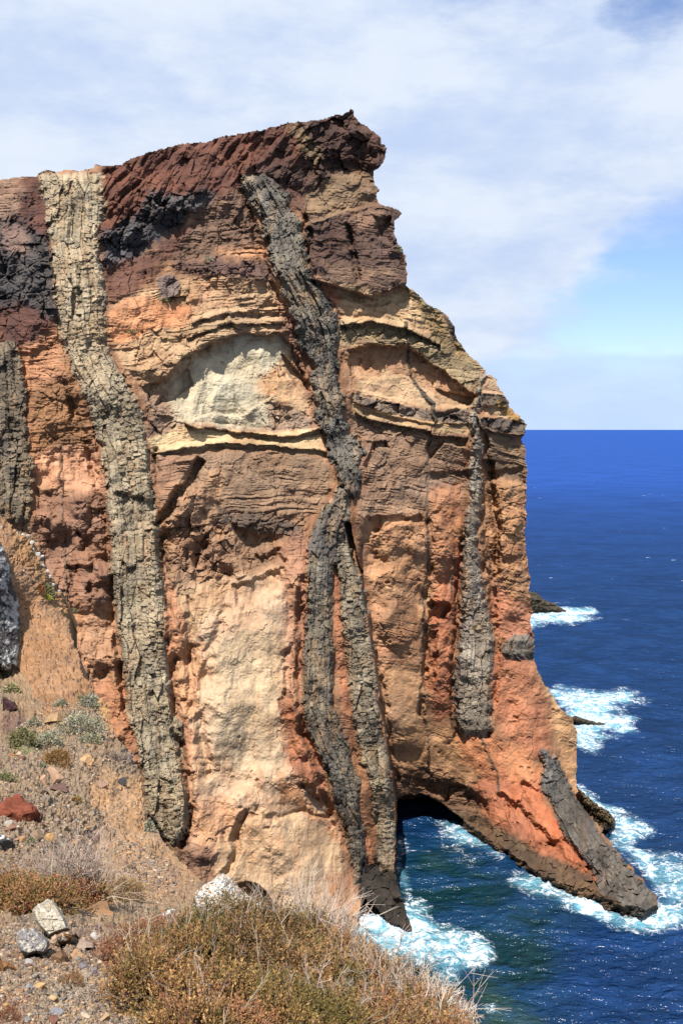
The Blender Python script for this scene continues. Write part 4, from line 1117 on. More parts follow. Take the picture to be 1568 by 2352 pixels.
def outline_rock(name, poly, depth, bulge, colfn, mat, label, cat, step=1.6, seed=300, rough=0.25, fscale=14, back=0.5, parent=None, group=None, flat=None, tilt=(0, 0)):
    """a rock with a traced outline: a bulging broken face, thick towards the back"""
    Pn = np.asarray(poly, float)
    x0, y0 = Pn.min(0)-4; x1, y1 = Pn.max(0)+4
    X, Y = np.meshgrid(np.arange(x0, x1, step, dtype=np.float32), np.arange(y0, y1, step, dtype=np.float32))
    sd = poly_sd(poly, X, Y, 400)
    jj = fbm(X/12, Y/12, 3, seed)
    m = (sd+2.0*jj) < 0
    base = depth(X, Y) if callable(depth) else np.full(X.shape, float(depth), np.float32)
    R = max(20.0, -float(sd.min()))
    dome = np.sqrt(np.clip(1-(1+np.clip(sd, -R, 0)/R)**2, 0, 1))
    if flat:
        dome = sstep(0, flat, -sd)*0.8+0.2*dome
    d = base-bulge*dome+tilt[0]*(X-Pn[:, 0].mean())*mpp(base.mean())+tilt[1]*(Y-Pn[:, 1].mean())*mpp(base.mean())-bulge*rough*(facets(X/fscale+0.2*jj, Y/fscale, seed+1)*1.0+0.5*facets(X/(fscale*.4), Y/(fscale*.4), seed+2)+0.35*fbm(X/5, Y/5, 3, seed+3))
    Pp = at(X, Y, d)
    c = colfn(X, Y, jj)

    ctr_ = Pp[m].mean(0)
    ax = unit_(ctr_-np.array([0, 0, CAMZ]))

    def sk(V, f):
        return ctr_+(V-ctr_)*(1-0.35*f*f)+ax*back*f
    o = grid_sheet(m, Pp, np.zeros(X.shape, np.int32), {'col': c.astype(np.float32)}, {0: name}, mat, name, sk, 2)[0]
    return tag(o, label, cat, group)


def lichen_col(c, c2, lich, amt, seed, scale=9.0, k=0.56):
    def f(X, Y, jj):
        a = lin(c).astype(np.float32); b = lin(c2).astype(np.float32); l = lin(lich).astype(np.float32)
        t = np.clip(0.5+0.8*fbm(X/14, Y/12, 3, seed+9), 0, 1)[..., None]
        col_ = a+(b-a)*t
        w_ = sstep(-0.35, 0.35, fbm(X/scale, Y/(scale*1.4), 4, seed+11)+amt)[..., None]
        col_ = col_+(l-col_)*w_
        return np.clip(col_*(1+0.15*fbm(X/4, Y/4, 2, seed+13))[..., None]*k, 0.01, 0.72)
    return f


stone_rock = rock_material('boulder_rock', 0.5, 9.0, 0.9, 0.2)
outline_rock('rock_outcrop', [(-120, 1235), (0, 1238), (14, 1262), (24, 1300), (30, 1340), (40, 1362), (44, 1390), (50, 1432), (45, 1480), (40, 1530), (20, 1540), (-120, 1545)], lambda X, Y: hill_depth(X, Y)-0.6, 4.0,
             lichen_col((74, 70, 70), (98, 90, 86), (206, 204, 200), -0.10, 310), stone_rock, 'dark outcrop streaked with white lichen at the left edge of the slope', 'rock', 1.5, 310, 0.06, 12, 3.0)
outline_rock('lichen_rock', [(448, 2050), (466, 2032), (482, 2024), (500, 2010), (514, 2006), (530, 2016), (546, 2036), (562, 2050), (590, 2068), (625, 2092), (648, 2116), (640, 2170), (480, 2170), (440, 2100)], 9.9, 0.8,
             lichen_col((214, 176, 132), (196, 156, 116), (236, 232, 224), 0.22, 320, 4.0, 0.66), stone_rock, 'rock crusted with white lichen on the brink above the small cave', 'rock', 1.3, 320, 0.045, 10, 1.2)

# rocks in the sea
sea_rock_m = rock_material('sea_rock', 0.5, 1.2, 0.7, 0.2)
def dark_rock(X, Y, jj):
    return np.clip((lin((84, 76, 62))+0*X[..., None])*(1+0.3*jj)[..., None]*0.6, 0.01, 0.4)
outline_rock('sea_rock', [(1185, 1350), (1216, 1358), (1232, 1362), (1248, 1376), (1270, 1384), (1290, 1396), (1300, 1406), (1290, 1412), (1185, 1415)], sea_depth(1402), 5.0, dark_rock, sea_rock_m, 'dark low skerry half hidden behind the seaward edge of the cliff', 'rock', 1.0, 330, 0.16, 12, 10.0)
outline_rock('sea_rock', [(1306, 1648), (1320, 1644), (1332, 1646), (1345, 1652), (1360, 1654), (1380, 1660), (1398, 1664), (1402, 1670), (1390, 1676), (1360, 1668), (1330, 1662), (1308, 1656)], sea_depth(1664), 1.6, dark_rock, sea_rock_m, 'thin dark reef awash in a round patch of white surf', 'rock', 0.9, 340, 0.2, 8, 3.0)

outline_rock('sea_rock', [(1322, 1806), (1340, 1818), (1355, 1833), (1375, 1850), (1395, 1858), (1410, 1880), (1414, 1896), (1400, 1904), (1386, 1910), (1396, 1926), (1380, 1926), (1340, 1860)], lambda X, Y: sea_depth(1908)-0.03*(1908-Y)*0+0*X, 4.0, lambda X, Y, jj: np.clip((lin((128, 108, 80))+0*X[..., None])*(1+0.3*jj)[..., None]*0.6, 0.01, 0.4), sea_rock_m, 'weedy brown knob of rock behind the grey spur, ringed by surf', 'rock', 1.2, 350, 0.3, 9, 5.0)

# ------------------------------------------------------------------ stones
def ico(sub):
    import bmesh
    bm = bmesh.new()
    bmesh.ops.create_icosphere(bm, subdivisions=sub, radius=1.0)
    v = np.array([x.co[:] for x in bm.verts]); f = np.array([[l.index for l in p.verts] for p in bm.faces])
    bm.free()
    return v, f


ICO1, ICO2, ICO4 = ico(1), ico(2), ico(4)


def stone_shape(rg, base, cuts=7, lo=0.45, hi=0.85, flat=0.62):
    v = base[0].copy()
    for _ in range(cuts):
        n = rg.normal(size=3); n /= np.linalg.norm(n)
        d = rg.uniform(lo, hi)
        k = v@n
        v = v-np.where(k > d, k-d, 0)[:, None]*n
    v *= np.array([rg.uniform(0.85, 1.15), rg.uniform(0.65, 0.9), flat*rg.uniform(0.8, 1.25)])
    return v/np.abs(v).max()


STONE_PAL = {'grey': (146, 140, 136), 'pinkish grey': (170, 146, 132), 'tan': (186, 152, 120), 'ochre': (206, 164, 112), 'cream': (214, 196, 170), 'brown': (128, 98, 78), 'dark': (84, 78, 76), 'rust': (150, 84, 60)}


def stone_material(nm, c, k=0.6):
    m = bpy.data.materials.new(nm.replace(' ', '_')+'_stone')
    m.use_nodes = True
    t = NT(m.node_tree)
    tco = t.n('ShaderNodeTexCoord').outputs['Object']
    rnd = t.n('ShaderNodeObjectInfo').outputs['Random']
    n1 = t.noise(tco, 2.2, 5, 0.65); n2 = t.noise(tco, 9.0, 4, 0.6)
    f = t.math('ADD', t.math('MULTIPLY', n1, 0.6), t.math('MULTIPLY', n2, 0.4))
    f = t.math('MULTIPLY', t.math('ADD', f, 0.5), t.math('ADD', 0.82, t.math('MULTIPLY', rnd, 0.36)))
    a = lin(c)*k
    cc = t.n('ShaderNodeVectorMath', {0: tuple(a), 'Scale': f}, operation='SCALE').outputs[0]
    b = t.n('ShaderNodeBump', {'Strength': 0.45, 'Distance': 0.15, 'Height': n2})
    t.n('ShaderNodeOutputMaterial', {'Surface': t.n('ShaderNodeBsdfPrincipled', {'Base Color': cc, 'Roughness': 0.88, 'Specular IOR Level': 0.2, 'Normal': b})})
    return m


STONE_M = {k: stone_material(k, c) for k, c in STONE_PAL.items()}
rgs = np.random.default_rng(11)



def boulder(x, y, w_, h_, colr_, label, name='boulder', cat='rock', sub=ICO4, cuts=9, sink=0.4, rot=None, rough=0.06, lich=0.0, k=0.56, tilt=0.0, lo=0.45):
    """a boulder as wide as w_ and as tall as h_ image pixels, standing on the slope with its middle at (x, y)"""
    g = ground(x, y+h_*0.28)
    d = g[1]; u = mpp(d)
    v = stone_shape(rgs, sub, cuts, lo, 0.85, 0.8)
    seed = int(x*7+y*3)
    nz = fbm(v[:, 0]*2.2+seed % 97, v[:, 1]*2.2+v[:, 2]*1.7, 4, 401+seed % 50)
    v = v*(1+rough*nz)[:, None]
    if tilt:
        c, s = math.cos(tilt), math.sin(tilt)
        v = np.stack([v[:, 0]*c-v[:, 2]*s, v[:, 1], v[:, 0]*s+v[:, 2]*c], -1)
    ex = v.max(0)-v.min(0)
    v = v*np.array([w_*u/ex[0], 0.85*max(w_, h_)*u/ex[1], h_*u*1.1/ex[2]])
    v[:, 2] -= v[:, 2].min()
    g[2] -= sink*h_*u*0.5
    c = lin(colr_)*k*(1+0.2*nz)[:, None]
    if lich:
        wl_ = sstep(0.1, 0.4, fbm(v[:, 0]/(w_*u)*5+3, v[:, 2]/(h_*u)*5+v[:, 1]/(w_*u)*4, 3, 433)+lich*(v[:, 2]/v[:, 2].max()-0.5))
        c = c+(lin((215, 213, 208))*0.65-c)*wl_[:, None]
    o = link_mesh(name, v, sub[1], stone_rock, None, {'col': np.clip(c, 0.008, 0.7)})
    o.location = tuple(g)
    return tag(o, label, cat)


NAMED = [
    (120, 1656, 44, 28, (182, 150, 112), 'tilted tan slab poking out of pale shrubs on the upper slope', 0.45),
    (197, 1745, 36, 24, (202, 160, 118), 'tan angular rock with a dark undercut, alone right of an ochre moss patch', 0),
    (126, 1772, 44, 26, (186, 152, 126), 'broad pinkish tan rock at the back of the little rock pile', 0),
    (105, 1791, 18, 28, (196, 160, 132), 'upright pinkish rock on the left side of the little rock pile', 0),
    (134, 1796, 28, 24, (190, 152, 124), 'middle rock of the little rock pile', 0),
    (142, 1812, 46, 16, (120, 92, 84), 'dark flat rock put in for the shadow at the front of the pile', 0),  # dark stone added where the pile casts its shadow
    (104, 1816, 22, 14, (130, 112, 100), 'small grey-brown rock at the lower left of the pile', 0),
    (238, 1801, 24, 24, (180, 148, 128), 'pale pinkish block at the rim of the gravel beside bare soil', 0),
    (281, 1798, 22, 20, (78, 76, 80), 'dark blue-grey stone alone on the bare orange soil', 0),
    (36, 1858, 100, 68, (140, 78, 58), 'big rust-red scoria boulder at the left edge', -0.12),
    (88, 1884, 22, 26, (112, 78, 68), 'dark brown rock leaning on the right of the red boulder', 0),
    (10, 1940, 46, 46, (66, 63, 66), 'dark grey boulder with white lichen on top at the left edge', 0),
    (88, 1918, 34, 24, (154, 130, 106), 'rounded grey-tan boulder below the red boulder', 0),
    (116, 1931, 25, 25, (208, 164, 106), 'ochre rounded boulder, the yellowest one below the red boulder', 0),
    (55, 1922, 23, 21, (190, 146, 108), 'tan angular stone between the dark boulder and the round boulder', 0),
    (18, 1892, 26, 18, (192, 182, 166), 'pale stone tucked under the left side of the red boulder', 0),
    (30, 1905, 26, 16, (150, 112, 90), 'brown stone below the pale one under the red boulder', 0),
    (147, 1902, 21, 14, (160, 140, 122), 'flat grey stone in the middle of the gravel', 0),
    (200, 1911, 11, 10, (74, 68, 68), 'small dark stone near the rim of the gravel', 0),
    (302, 1991, 12, 18, (132, 112, 94), 'brown oval stone standing on bare orange soil', 0),
    (333, 2003, 15, 9, (104, 86, 76), 'small dark brown stone on bare orange soil above the lichen patch', 0),
    (45, 1730, 14, 13, (206, 178, 150), 'pale stone under the olive plant patch', 0),
    (30, 1731, 15, 11, (190, 130, 92), 'orange stone left of the pale one under the olive plant patch', 0),
    (54, 1744, 22, 9, (134, 98, 82), 'flat brown stone under the olive plant patch', 0),
    (228, 1707, 10, 10, (190, 170, 146), 'pale pebble-like stone beside the grey dry shrub', 0),
    (20, 1618, 40, 46, (84, 58, 62), 'dark purple rough rock at the left edge of the upper slope', 0),
    (121, 2170, 22, 26, (206, 178, 152), 'small pale pink wedge between the blue-grey rock and the brown rock', 0),
    (141, 2196, 40, 40, (138, 106, 80), 'brown split rock in front of the cream slab', 0.3),
    (175, 2190, 33, 26, (190, 152, 118), 'tan rock right of the brown split rock', 0),
    (200, 2173, 44, 20, (172, 150, 134), 'long pinkish grey stone right of the cream slab', 0.2),
    (216, 2156, 22, 17, (204, 194, 184), 'whitish round stone above the long pinkish grey one', 0),
    (189, 2142, 28, 20, (138, 116, 102), 'grey-brown stone touching the right side of the cream slab', 0),
    (224, 2135, 20, 13, (120, 96, 90), 'dark plum stone right of the cream slab', 0),
    (236, 2094, 78, 18, (168, 130, 96), 'long low brown ledge behind the cream slab', 0),
    (164, 2080, 36, 22, (166, 140, 112), 'weathered tan rock behind the cream slab', 0),
    (254, 2122, 30, 22, (140, 110, 88), 'brown stone below the long low ledge', 0),
    (337, 2111, 31, 14, (200, 172, 150), 'pale pink flat stone left of the big round grey-brown rock', 0),
    (374, 2128, 40, 17, (206, 168, 114), 'ochre flat stone at the edge of the shrub', 0),
    (390, 2104, 48, 34, (146, 124, 102), 'rounded grey-brown rock with white lichen dots near the brink', 0),
    (330, 2124, 24, 12, (196, 156, 104), 'small ochre stone left of the ochre flat stone', 0),
    (18, 2218, 46, 30, (160, 116, 76), 'ochre-brown boulder at the left edge below the slab', 0),
    (70, 2218, 30, 18, (174, 164, 158), 'light grey stone near the left edge below the blue-grey rock', 0),
    (193, 2223, 22, 16, (138, 128, 132), 'mauve-grey stone, left one of two side by side', 0),
    (217, 2226, 25, 20, (148, 134, 138), 'mauve-grey stone, right one of two side by side', 0),
    (252, 2205, 22, 18, (206, 186, 168), 'pale pink stone close to the left end of the big shrub', 0),
    (68, 2269, 25, 18, (158, 156, 158), 'blue-grey stone at lower left beside a long ochre stone', 0),
    (95, 2267, 36, 16, (208, 170, 122), 'long ochre stone at lower left', 0.1),
    (125, 2297, 19, 18, (218, 182, 140), 'bright peach stone under the dead twigs', 0),
    (331, 2291, 40, 46, (162, 148, 142), 'tall grey stone in front of the big shrub', 0.3),
    (350, 2318, 44, 26, (188, 156, 122), 'tan rounded stone below the tall grey one', 0),
    (322, 2329, 20, 20, (158, 140, 134), 'small grey stone touching the tall grey one', 0),
    (124, 2341, 32, 22, (146, 104, 88), 'reddish stone at the bottom edge', 0),
    (128, 2324, 32, 15, (146, 144, 150), 'flat blue-grey stone above the reddish one at the bottom edge', 0),
    (200, 2333, 25, 18, (216, 194, 170), 'cream stone at the bottom edge', 0),
    (241, 2341, 28, 16, (192, 160, 126), 'tan stone right of the cream one at the bottom edge', 0),
]
for x, y, w_, h_, c, lab, tilt in NAMED:
    big = w_ > 34
    boulder(x, y, w_, h_, c, lab, 'boulder' if big else 'stone', 'rock' if big else 'stone', ICO4 if big else ico(3), 2 if 'scoria' in lab else (5 if 'round' in lab else 12), 0.4, None, 0.30 if 'scoria' in lab or 'purple' in lab else 0.06, 0.5 if 'white lichen' in lab else 0.0, 0.58, tilt, 0.45 if 'round' in lab or 'scoria' in lab else 0.32)
SLAB = [((206, 198, 180), (184, 170, 146), [(73, 2090), (91, 2073), (112, 2065), (123, 2065), (136, 2082), (150, 2107), (157, 2124), (163, 2136), (146, 2139), (128, 2146), (112, 2153), (104, 2144), (92, 2132), (78, 2112)], 0.10, (-0.2, -0.75), 'largest stone in front, a tilted angular cream slab'),
        ((164, 124, 86), (140, 106, 76), [(112, 2153), (128, 2146), (146, 2139), (164, 2137), (174, 2147), (168, 2158), (156, 2168), (132, 2169), (124, 2160)], 0.05, (0.1, 0.4), 'lower side face of the cream slab, its shade painted in brown'),  # the slab's side turned from the sun, shade put into its colour
        ((164, 160, 158), (144, 138, 136), [(42, 2136), (56, 2130), (66, 2136), (80, 2130), (98, 2146), (113, 2160), (115, 2172), (104, 2192), (82, 2190), (60, 2196), (46, 2186), (38, 2162)], 0.07, (0.2, -0.5), 'blue-grey angular rock leaning below the left side of the cream slab')]
for c1_, c2_, pl_, bu_, ti_, lab in SLAB:
    yb_ = max(p[1] for p in pl_); xm_ = sum(p[0] for p in pl_)/len(pl_)
    dd_ = float(hill_depth(xm_, yb_))
    outline_rock('boulder', pl_, dd_-0.04, bu_, lichen_col(c1_, c2_, (222, 214, 200), -0.35, 360+int(xm_), 5.0, 0.6), stone_rock, lab, 'rock', 1.2, 360+int(yb_), 0.10, 24, 0.35, None, None, 7, ti_)
# white crusted stones along the rim of the slope
for i, (x, y, s) in enumerate([(46, 1219, 11), (58, 1224, 9), (66, 1232, 10), (76, 1246, 11), (84, 1258, 10), (92, 1270, 12), (98, 1282, 9), (104, 1296, 10), (112, 1310, 8), (118, 1322, 9), (127, 1342, 8), (138, 1356, 7)]):
    o = boulder(x-3, y+3, s, s*0.9, (190, 186, 178), ['%s white lichen-crusted stone from the top of the slope rim' % q for q in ('first', 'second', 'third', 'fourth', 'fifth', 'sixth', 'seventh', 'eighth', 'ninth', 'tenth', 'eleventh', 'twelfth')][i], 'stone', 'stone', ICO2, 6, 0.3, None, 0.1, 0.4)
    o['group'] = 'white crusted stones along the rim'

# loose stones one by one, the largest first; shared shapes
SHAPES = []
for i in range(14):
    v = stone_shape(rgs, ICO2 if i % 2 else ICO1, 6)
    me = link_mesh('stone', v, (ICO2 if i % 2 else ICO1)[1], STONE_M['grey'])
    SHAPES.append(me.data)
    bpy.data.objects.remove(me)
GRAVEL = [(-40, 1790), (190, 1830), (232, 1870), (240, 1930), (180, 1970), (120, 2000), (-40, 2000)]
GRAV2 = [(-40, 2180), (250, 2200), (300, 2260), (350, 2352), (350, 2420), (-40, 2420)]
GRAV3 = [(110, 1610), (250, 1640), (300, 1760), (230, 1800), (180, 1820), (-20, 1800), (-20, 1720)]
GRAV4 = [(270, 1920), (330, 1950), (420, 2000), (400, 2060), (330, 2050), (280, 1990)]
BUSHM = [(240, 2180), (420, 2130), (660, 2050), (820, 2170), (1120, 2352), (1200, 2600), (380, 2500), (360, 2330)]


def inside(poly, x, y):
    return poly_sd(poly, np.array([x], np.float32), np.array([y], np.float32), 30)[0] < 0


LANDMARKS = [(115, 2103, 'cream slab'), (76, 2158, 'blue-grey leaning rock'), (141, 2196, 'brown split rock'), (18, 2218, 'ochre-brown boulder'), (70, 2218, 'light grey stone'), (205, 2224, 'two mauve-grey stones'), (95, 2267, 'long ochre stone'),
             (125, 2297, 'bright peach stone'), (331, 2291, 'tall grey stone'), (124, 2341, 'reddish stone at the bottom edge'), (220, 2335, 'cream stone at the bottom edge'), (36, 1858, 'red scoria boulder'), (88, 1918, 'rounded grey-tan boulder'),
             (116, 1931, 'ochre rounded boulder'), (147, 1902, 'flat grey stone in the gravel'), (200, 1911, 'small dark stone'), (238, 1801, 'pale pinkish block'), (281, 1798, 'dark blue-grey stone'), (125, 1795, 'little rock pile'), (197, 1745, 'tan angular rock'),
             (120, 1656, 'tilted tan slab'), (52, 1700, 'olive-green plant patch'), (302, 1991, 'brown oval stone'), (390, 2104, 'rounded rock with lichen dots'), (236, 2094, 'long low brown ledge'), (200, 2173, 'long pinkish grey stone'), (285, 2045, 'straw-coloured hummock'), (40, 2290, 'left edge of the frame'), (160, 1840, 'small ochre scree plant'), (50, 1780, 'grey-green plant at the left edge')]
WHERE = [(GRAV2, 150, 7, 22, 'on the gravel at the bottom left', 'loose stones at the bottom left', ['grey', 'pinkish grey', 'tan', 'ochre', 'cream', 'brown', 'grey', 'pinkish grey']),
         ([(-40, 2100), (260, 2110), (300, 2180), (250, 2210), (-40, 2210)], 34, 6, 16, 'round the cream slab', 'loose stones round the cream slab', ['tan', 'ochre', 'brown', 'pinkish grey', 'cream']),
         (GRAVEL, 60, 5, 11, 'on the scree below the red boulder', 'loose stones on the scree', ['grey', 'cream', 'tan', 'pinkish grey', 'brown']),
         (GRAV3, 34, 4, 10, 'on the upper scree', 'loose stones on the upper scree', ['cream', 'tan', 'pinkish grey', 'rust', 'grey']),
         (GRAV4, 26, 5, 12, 'on the bare orange soil above the brink', 'loose stones on the orange soil', ['brown', 'grey', 'pinkish grey', 'dark'])]
for poly, n, s0, s1, where, grp, pal in WHERE:
    pp = np.array(poly, float)
    k = 0
    while k < n:
        x = rgs.uniform(pp[:, 0].min(), pp[:, 0].max()); y = rgs.uniform(pp[:, 1].min(), pp[:, 1].max())
        if not inside(poly, x, y) or inside(BUSHM, x, y) or y > 2349 or x < 2:
            continue
        s = s0+(s1-s0)*rgs.random()**2.2
        g = ground(x, y); u = mpp(g[1])
        cn = pal[rgs.integers(len(pal))]
        o = bpy.data.objects.new('stone', SHAPES[rgs.integers(len(SHAPES))])
        COL.objects.link(o)
        r = s*u*0.55
        o.scale = (r, r*rgs.uniform(0.7, 1.0), r*rgs.uniform(0.7, 1.0))
        o.rotation_euler = (rgs.uniform(-0.35, 0.35), rgs.uniform(-0.35, 0.35), rgs.uniform(0, 6.28))
        o.location = (g[0], g[1], g[2]+r*0.22)
        o.material_slots[0].link = 'OBJECT'
        o.material_slots[0].material = STONE_M[cn]
        lx, ly, ln_ = min(LANDMARKS, key=lambda m: (m[0]-x)**2+2*(m[1]-y)**2)
        dx, dy = x-lx, y-ly
        rel = ('right of' if dx > 0 else 'left of') if abs(dx) > abs(dy) else ('below' if dy > 0 else 'above')
        near = 'just ' if math.hypot(dx, dy) < 32 else ''
        sz = 'tiny ' if s < s0+(s1-s0)*0.12 else ('small ' if s < s0+(s1-s0)*0.4 else 'larger ')
        tag(o, '%s%s loose stone %s%s the %s' % (sz, cn, near, rel, ln_), 'stone', grp)
        k += 1

# gravel that nobody would count
gm = rock_material('gravel', 0.3, 14.0, 0.9, 0.15)
def gravel(name, polys, n, s0, s1, label, seed):
    r_ = np.random.default_rng(seed)
    V = []; F = []; C = []
    base = [stone_shape(r_, ICO1, 5)*0.5 for _ in range(10)]
    pal = [lin(c)*0.62 for c in ((146, 138, 132), (168, 144, 128), (180, 148, 120), (198, 178, 154), (126, 102, 84), (146, 118, 98), (188, 152, 112), (92, 84, 80), (136, 112, 96))]
    off = 0
    for poly, share in polys:
        pp = np.array(poly, float)
        q = np.stack([r_.uniform(pp[:, 0].min(), pp[:, 0].max(), n*2), r_.uniform(pp[:, 1].min(), pp[:, 1].max(), n*2)], -1).astype(np.float32)
        ok = (poly_sd(poly, q[:, 0], q[:, 1], 30)+8*fbm(q[:, 0]/25, q[:, 1]/25, 2, 9) < 0) & (poly_sd(H_OUT, q[:, 0], q[:, 1], 30) < -5)
        q = q[ok][:int(n*share)]
        for x, y in q:
            g = ground(x, y); u = mpp(g[1])
            s = (s0+(s1-s0)*r_.random()**2)*u
            v = base[r_.integers(10)]
            a = r_.uniform(0, 6.28); c_, s_ = math.cos(a), math.sin(a)
            v = np.stack([v[:, 0]*c_-v[:, 1]*s_, v[:, 0]*s_+v[:, 1]*c_, v[:, 2]], -1)*s+g+np.array([0, 0, s*0.12])
            V.append(v); F.append(ICO1[1]+off); off += len(v)
            C.append(np.repeat((pal[r_.integers(len(pal))]*r_.uniform(0.8, 1.15))[None], len(v), 0))
    o = link_mesh(name, np.concatenate(V), np.concatenate(F), gm, None, {'col': np.clip(np.concatenate(C), 0.01, 0.6)})
    return tag(o, label, 'gravel', None, 'stuff')


gravel('gravel', [([(205, 1810), (330, 1780), (340, 1900), (460, 2020), (400, 2100), (200, 2050)], 0.10), ([(0, 1200), (150, 1400), (200, 1560), (100, 1620), (45, 1500)], 0.03), (GRAVEL, 0.22), (GRAV2, 0.42), (GRAV3, 0.24), (GRAV4, 0.07), ([(-40, 2080), (420, 2080), (440, 2140), (250, 2210), (-40, 2210)], 0.2), ([(-40, 1990), (160, 1990), (250, 1940), (300, 1900), (280, 2060), (-40, 2090)], 0.05)], 13500, 1.6, 7.5, 'small mixed gravel and chips strewn over the slope', 21)
gravel('gravel', [(GRAV2, 1.0), ([(-40, 2120), (240, 2120), (250, 2200), (-40, 2210)], 0.3), (GRAVEL, 0.2), (GRAV4, 0.08)], 2600, 5.0, 14.0, 'coarser mixed gravel between the loose stones', 22)


# where small stones still share a label, say which is which by their place
by_label = {}
for o in list(COL.objects):
    if o.parent is None and o.get('category') == 'stone' and o.get('label'):
        by_label.setdefault(o['label'], []).append(o)
for lab, os_ in by_label.items():
    if len(os_) > 1:
        os_.sort(key=lambda o: o.location.x/o.location.y)
        names_ = {2: ['left one', 'right one'], 3: ['left one', 'middle one', 'right one']}.get(len(os_), ['leftmost', 'second from left', 'third from left', 'fourth from left', 'fifth from left', 'sixth from left'])
        for o, q in zip(os_, names_):
            o['label'] = '%s of %s %s' % (q, {2: 'two', 3: 'three'}.get(len(os_), 'several'), lab.replace('loose stone ', '').replace(' at the bottom edge', '').replace(' at the left edge', ''))

# ------------------------------------------------------------------ plants
def plant_material(name, transl=0.25, rough=0.8):
    m = bpy.data.materials.new(name)
    m.use_nodes = True
    t = NT(m.node_tree)
    a = t.n('ShaderNodeAttribute', attribute_name='col').outputs['Color']
    p = t.n('ShaderNodeBsdfPrincipled', {'Base Color': a, 'Roughness': rough, 'Specular IOR Level': 0.15})
    tr = t.n('ShaderNodeBsdfTranslucent', {'Color': a})
    t.n('ShaderNodeOutputMaterial', {'Surface': t.n('ShaderNodeMixShader', {0: transl, 1: p, 2: tr})})
    return m


leaf_m = plant_material('leaf')
twig_m = plant_material('twig', 0.0, 0.9)


def unit(v):
    return v/np.maximum(np.linalg.norm(v, axis=-1, keepdims=True), 1e-9)


def tubes(A, B, r0, r1, cols, sides=3):
    """many straight tapered twigs at once: A, B (n,3)"""
    n = len(A)
    d = unit(B-A)
    ref = np.where(np.abs(d[:, 2:3]) < 0.9, np.array([[0, 0, 1.0]]), np.array([[1.0, 0, 0]]))
    e1 = unit(np.cross(d, ref)); e2 = np.cross(d, e1)
    V = np.zeros((n, sides*2, 3))
    for k in range(sides):
        a = 2*math.pi*k/sides
        o = e1*math.cos(a)+e2*math.sin(a)
        V[:, k] = A+o*np.asarray(r0).reshape(-1, 1)
        V[:, sides+k] = B+o*np.asarray(r1).reshape(-1, 1)
    f = np.array([(k, (k+1) % sides, sides+(k+1) % sides, sides+k) for k in range(sides)])
    F = (f[None]+(np.arange(n)*sides*2)[:, None, None]).reshape(-1, 4)
    return V.reshape(-1, 3), F, np.repeat(cols, sides*2, 0)


def leaves(P, nrm, size, cols, rg, asp=0.5):
    """folded leaf quads at points P, roughly along nrm"""
    n = len(P)
    d = unit(nrm+rg.normal(0, 0.55, (n, 3)))
    s = unit(np.cross(d, rg.normal(size=(n, 3))))
    L = (size*rg.uniform(0.7, 1.35, n))[:, None]
    w_ = L*asp*0.5
    V = np.stack([P, P+d*L*0.55+s*w_, P+d*L, P+d*L*0.5-s*w_], 1).reshape(-1, 3)
    F = np.arange(n*4).reshape(n, 4)
    return V, F, np.repeat(cols, 4, 0)


def merge(parts):
    V = []; F = []; C = []; o = 0
    for v, f, c in parts:
        V.append(v); F.append(f+o); C.append(c); o += len(v)
    return np.concatenate(V), np.concatenate(F), np.concatenate(C)


def pick(rg, pal, n, var=0.18, k=0.6):
    p = np.array([lin(c) for c in pal])*k
    return np.clip(p[rg.integers(len(pal), size=n)]*rg.uniform(1-var, 1+var, (n, 1))*(1+rg.uniform(-0.06, 0.06, (n, 3))), 0.004, 0.6)


def bush_points(rg, mounds, n):
    """points and outward normals on a lumpy union of ellipsoid mounds (upper shells)"""
    P = []; N = []
    vol = np.array([m[3]*m[5] for m in mounds]); cnt = (n*vol/vol.sum()).astype(int)
    for m, c in zip(mounds, cnt):
        u = unit(rg.normal(size=(c, 3)))
        u[:, 2] = np.where(u[:, 2] < -0.25, -u[:, 2], u[:, 2])
        lump_ = 1+0.42*fbm(u[:, 0]*4+m[0]*5+u[:, 2]*2, u[:, 1]*4+m[1]*5-u[:, 2]*3, 3, 501)
        rad = rg.uniform(0.55, 1.0, c)**0.6*lump_
        P.append(np.array(m[:3])+u*np.array(m[3:6])*rad[:, None])
        N.append(unit(u/np.array(m[3:6])))
    return np.concatenate(P), np.concatenate(N)


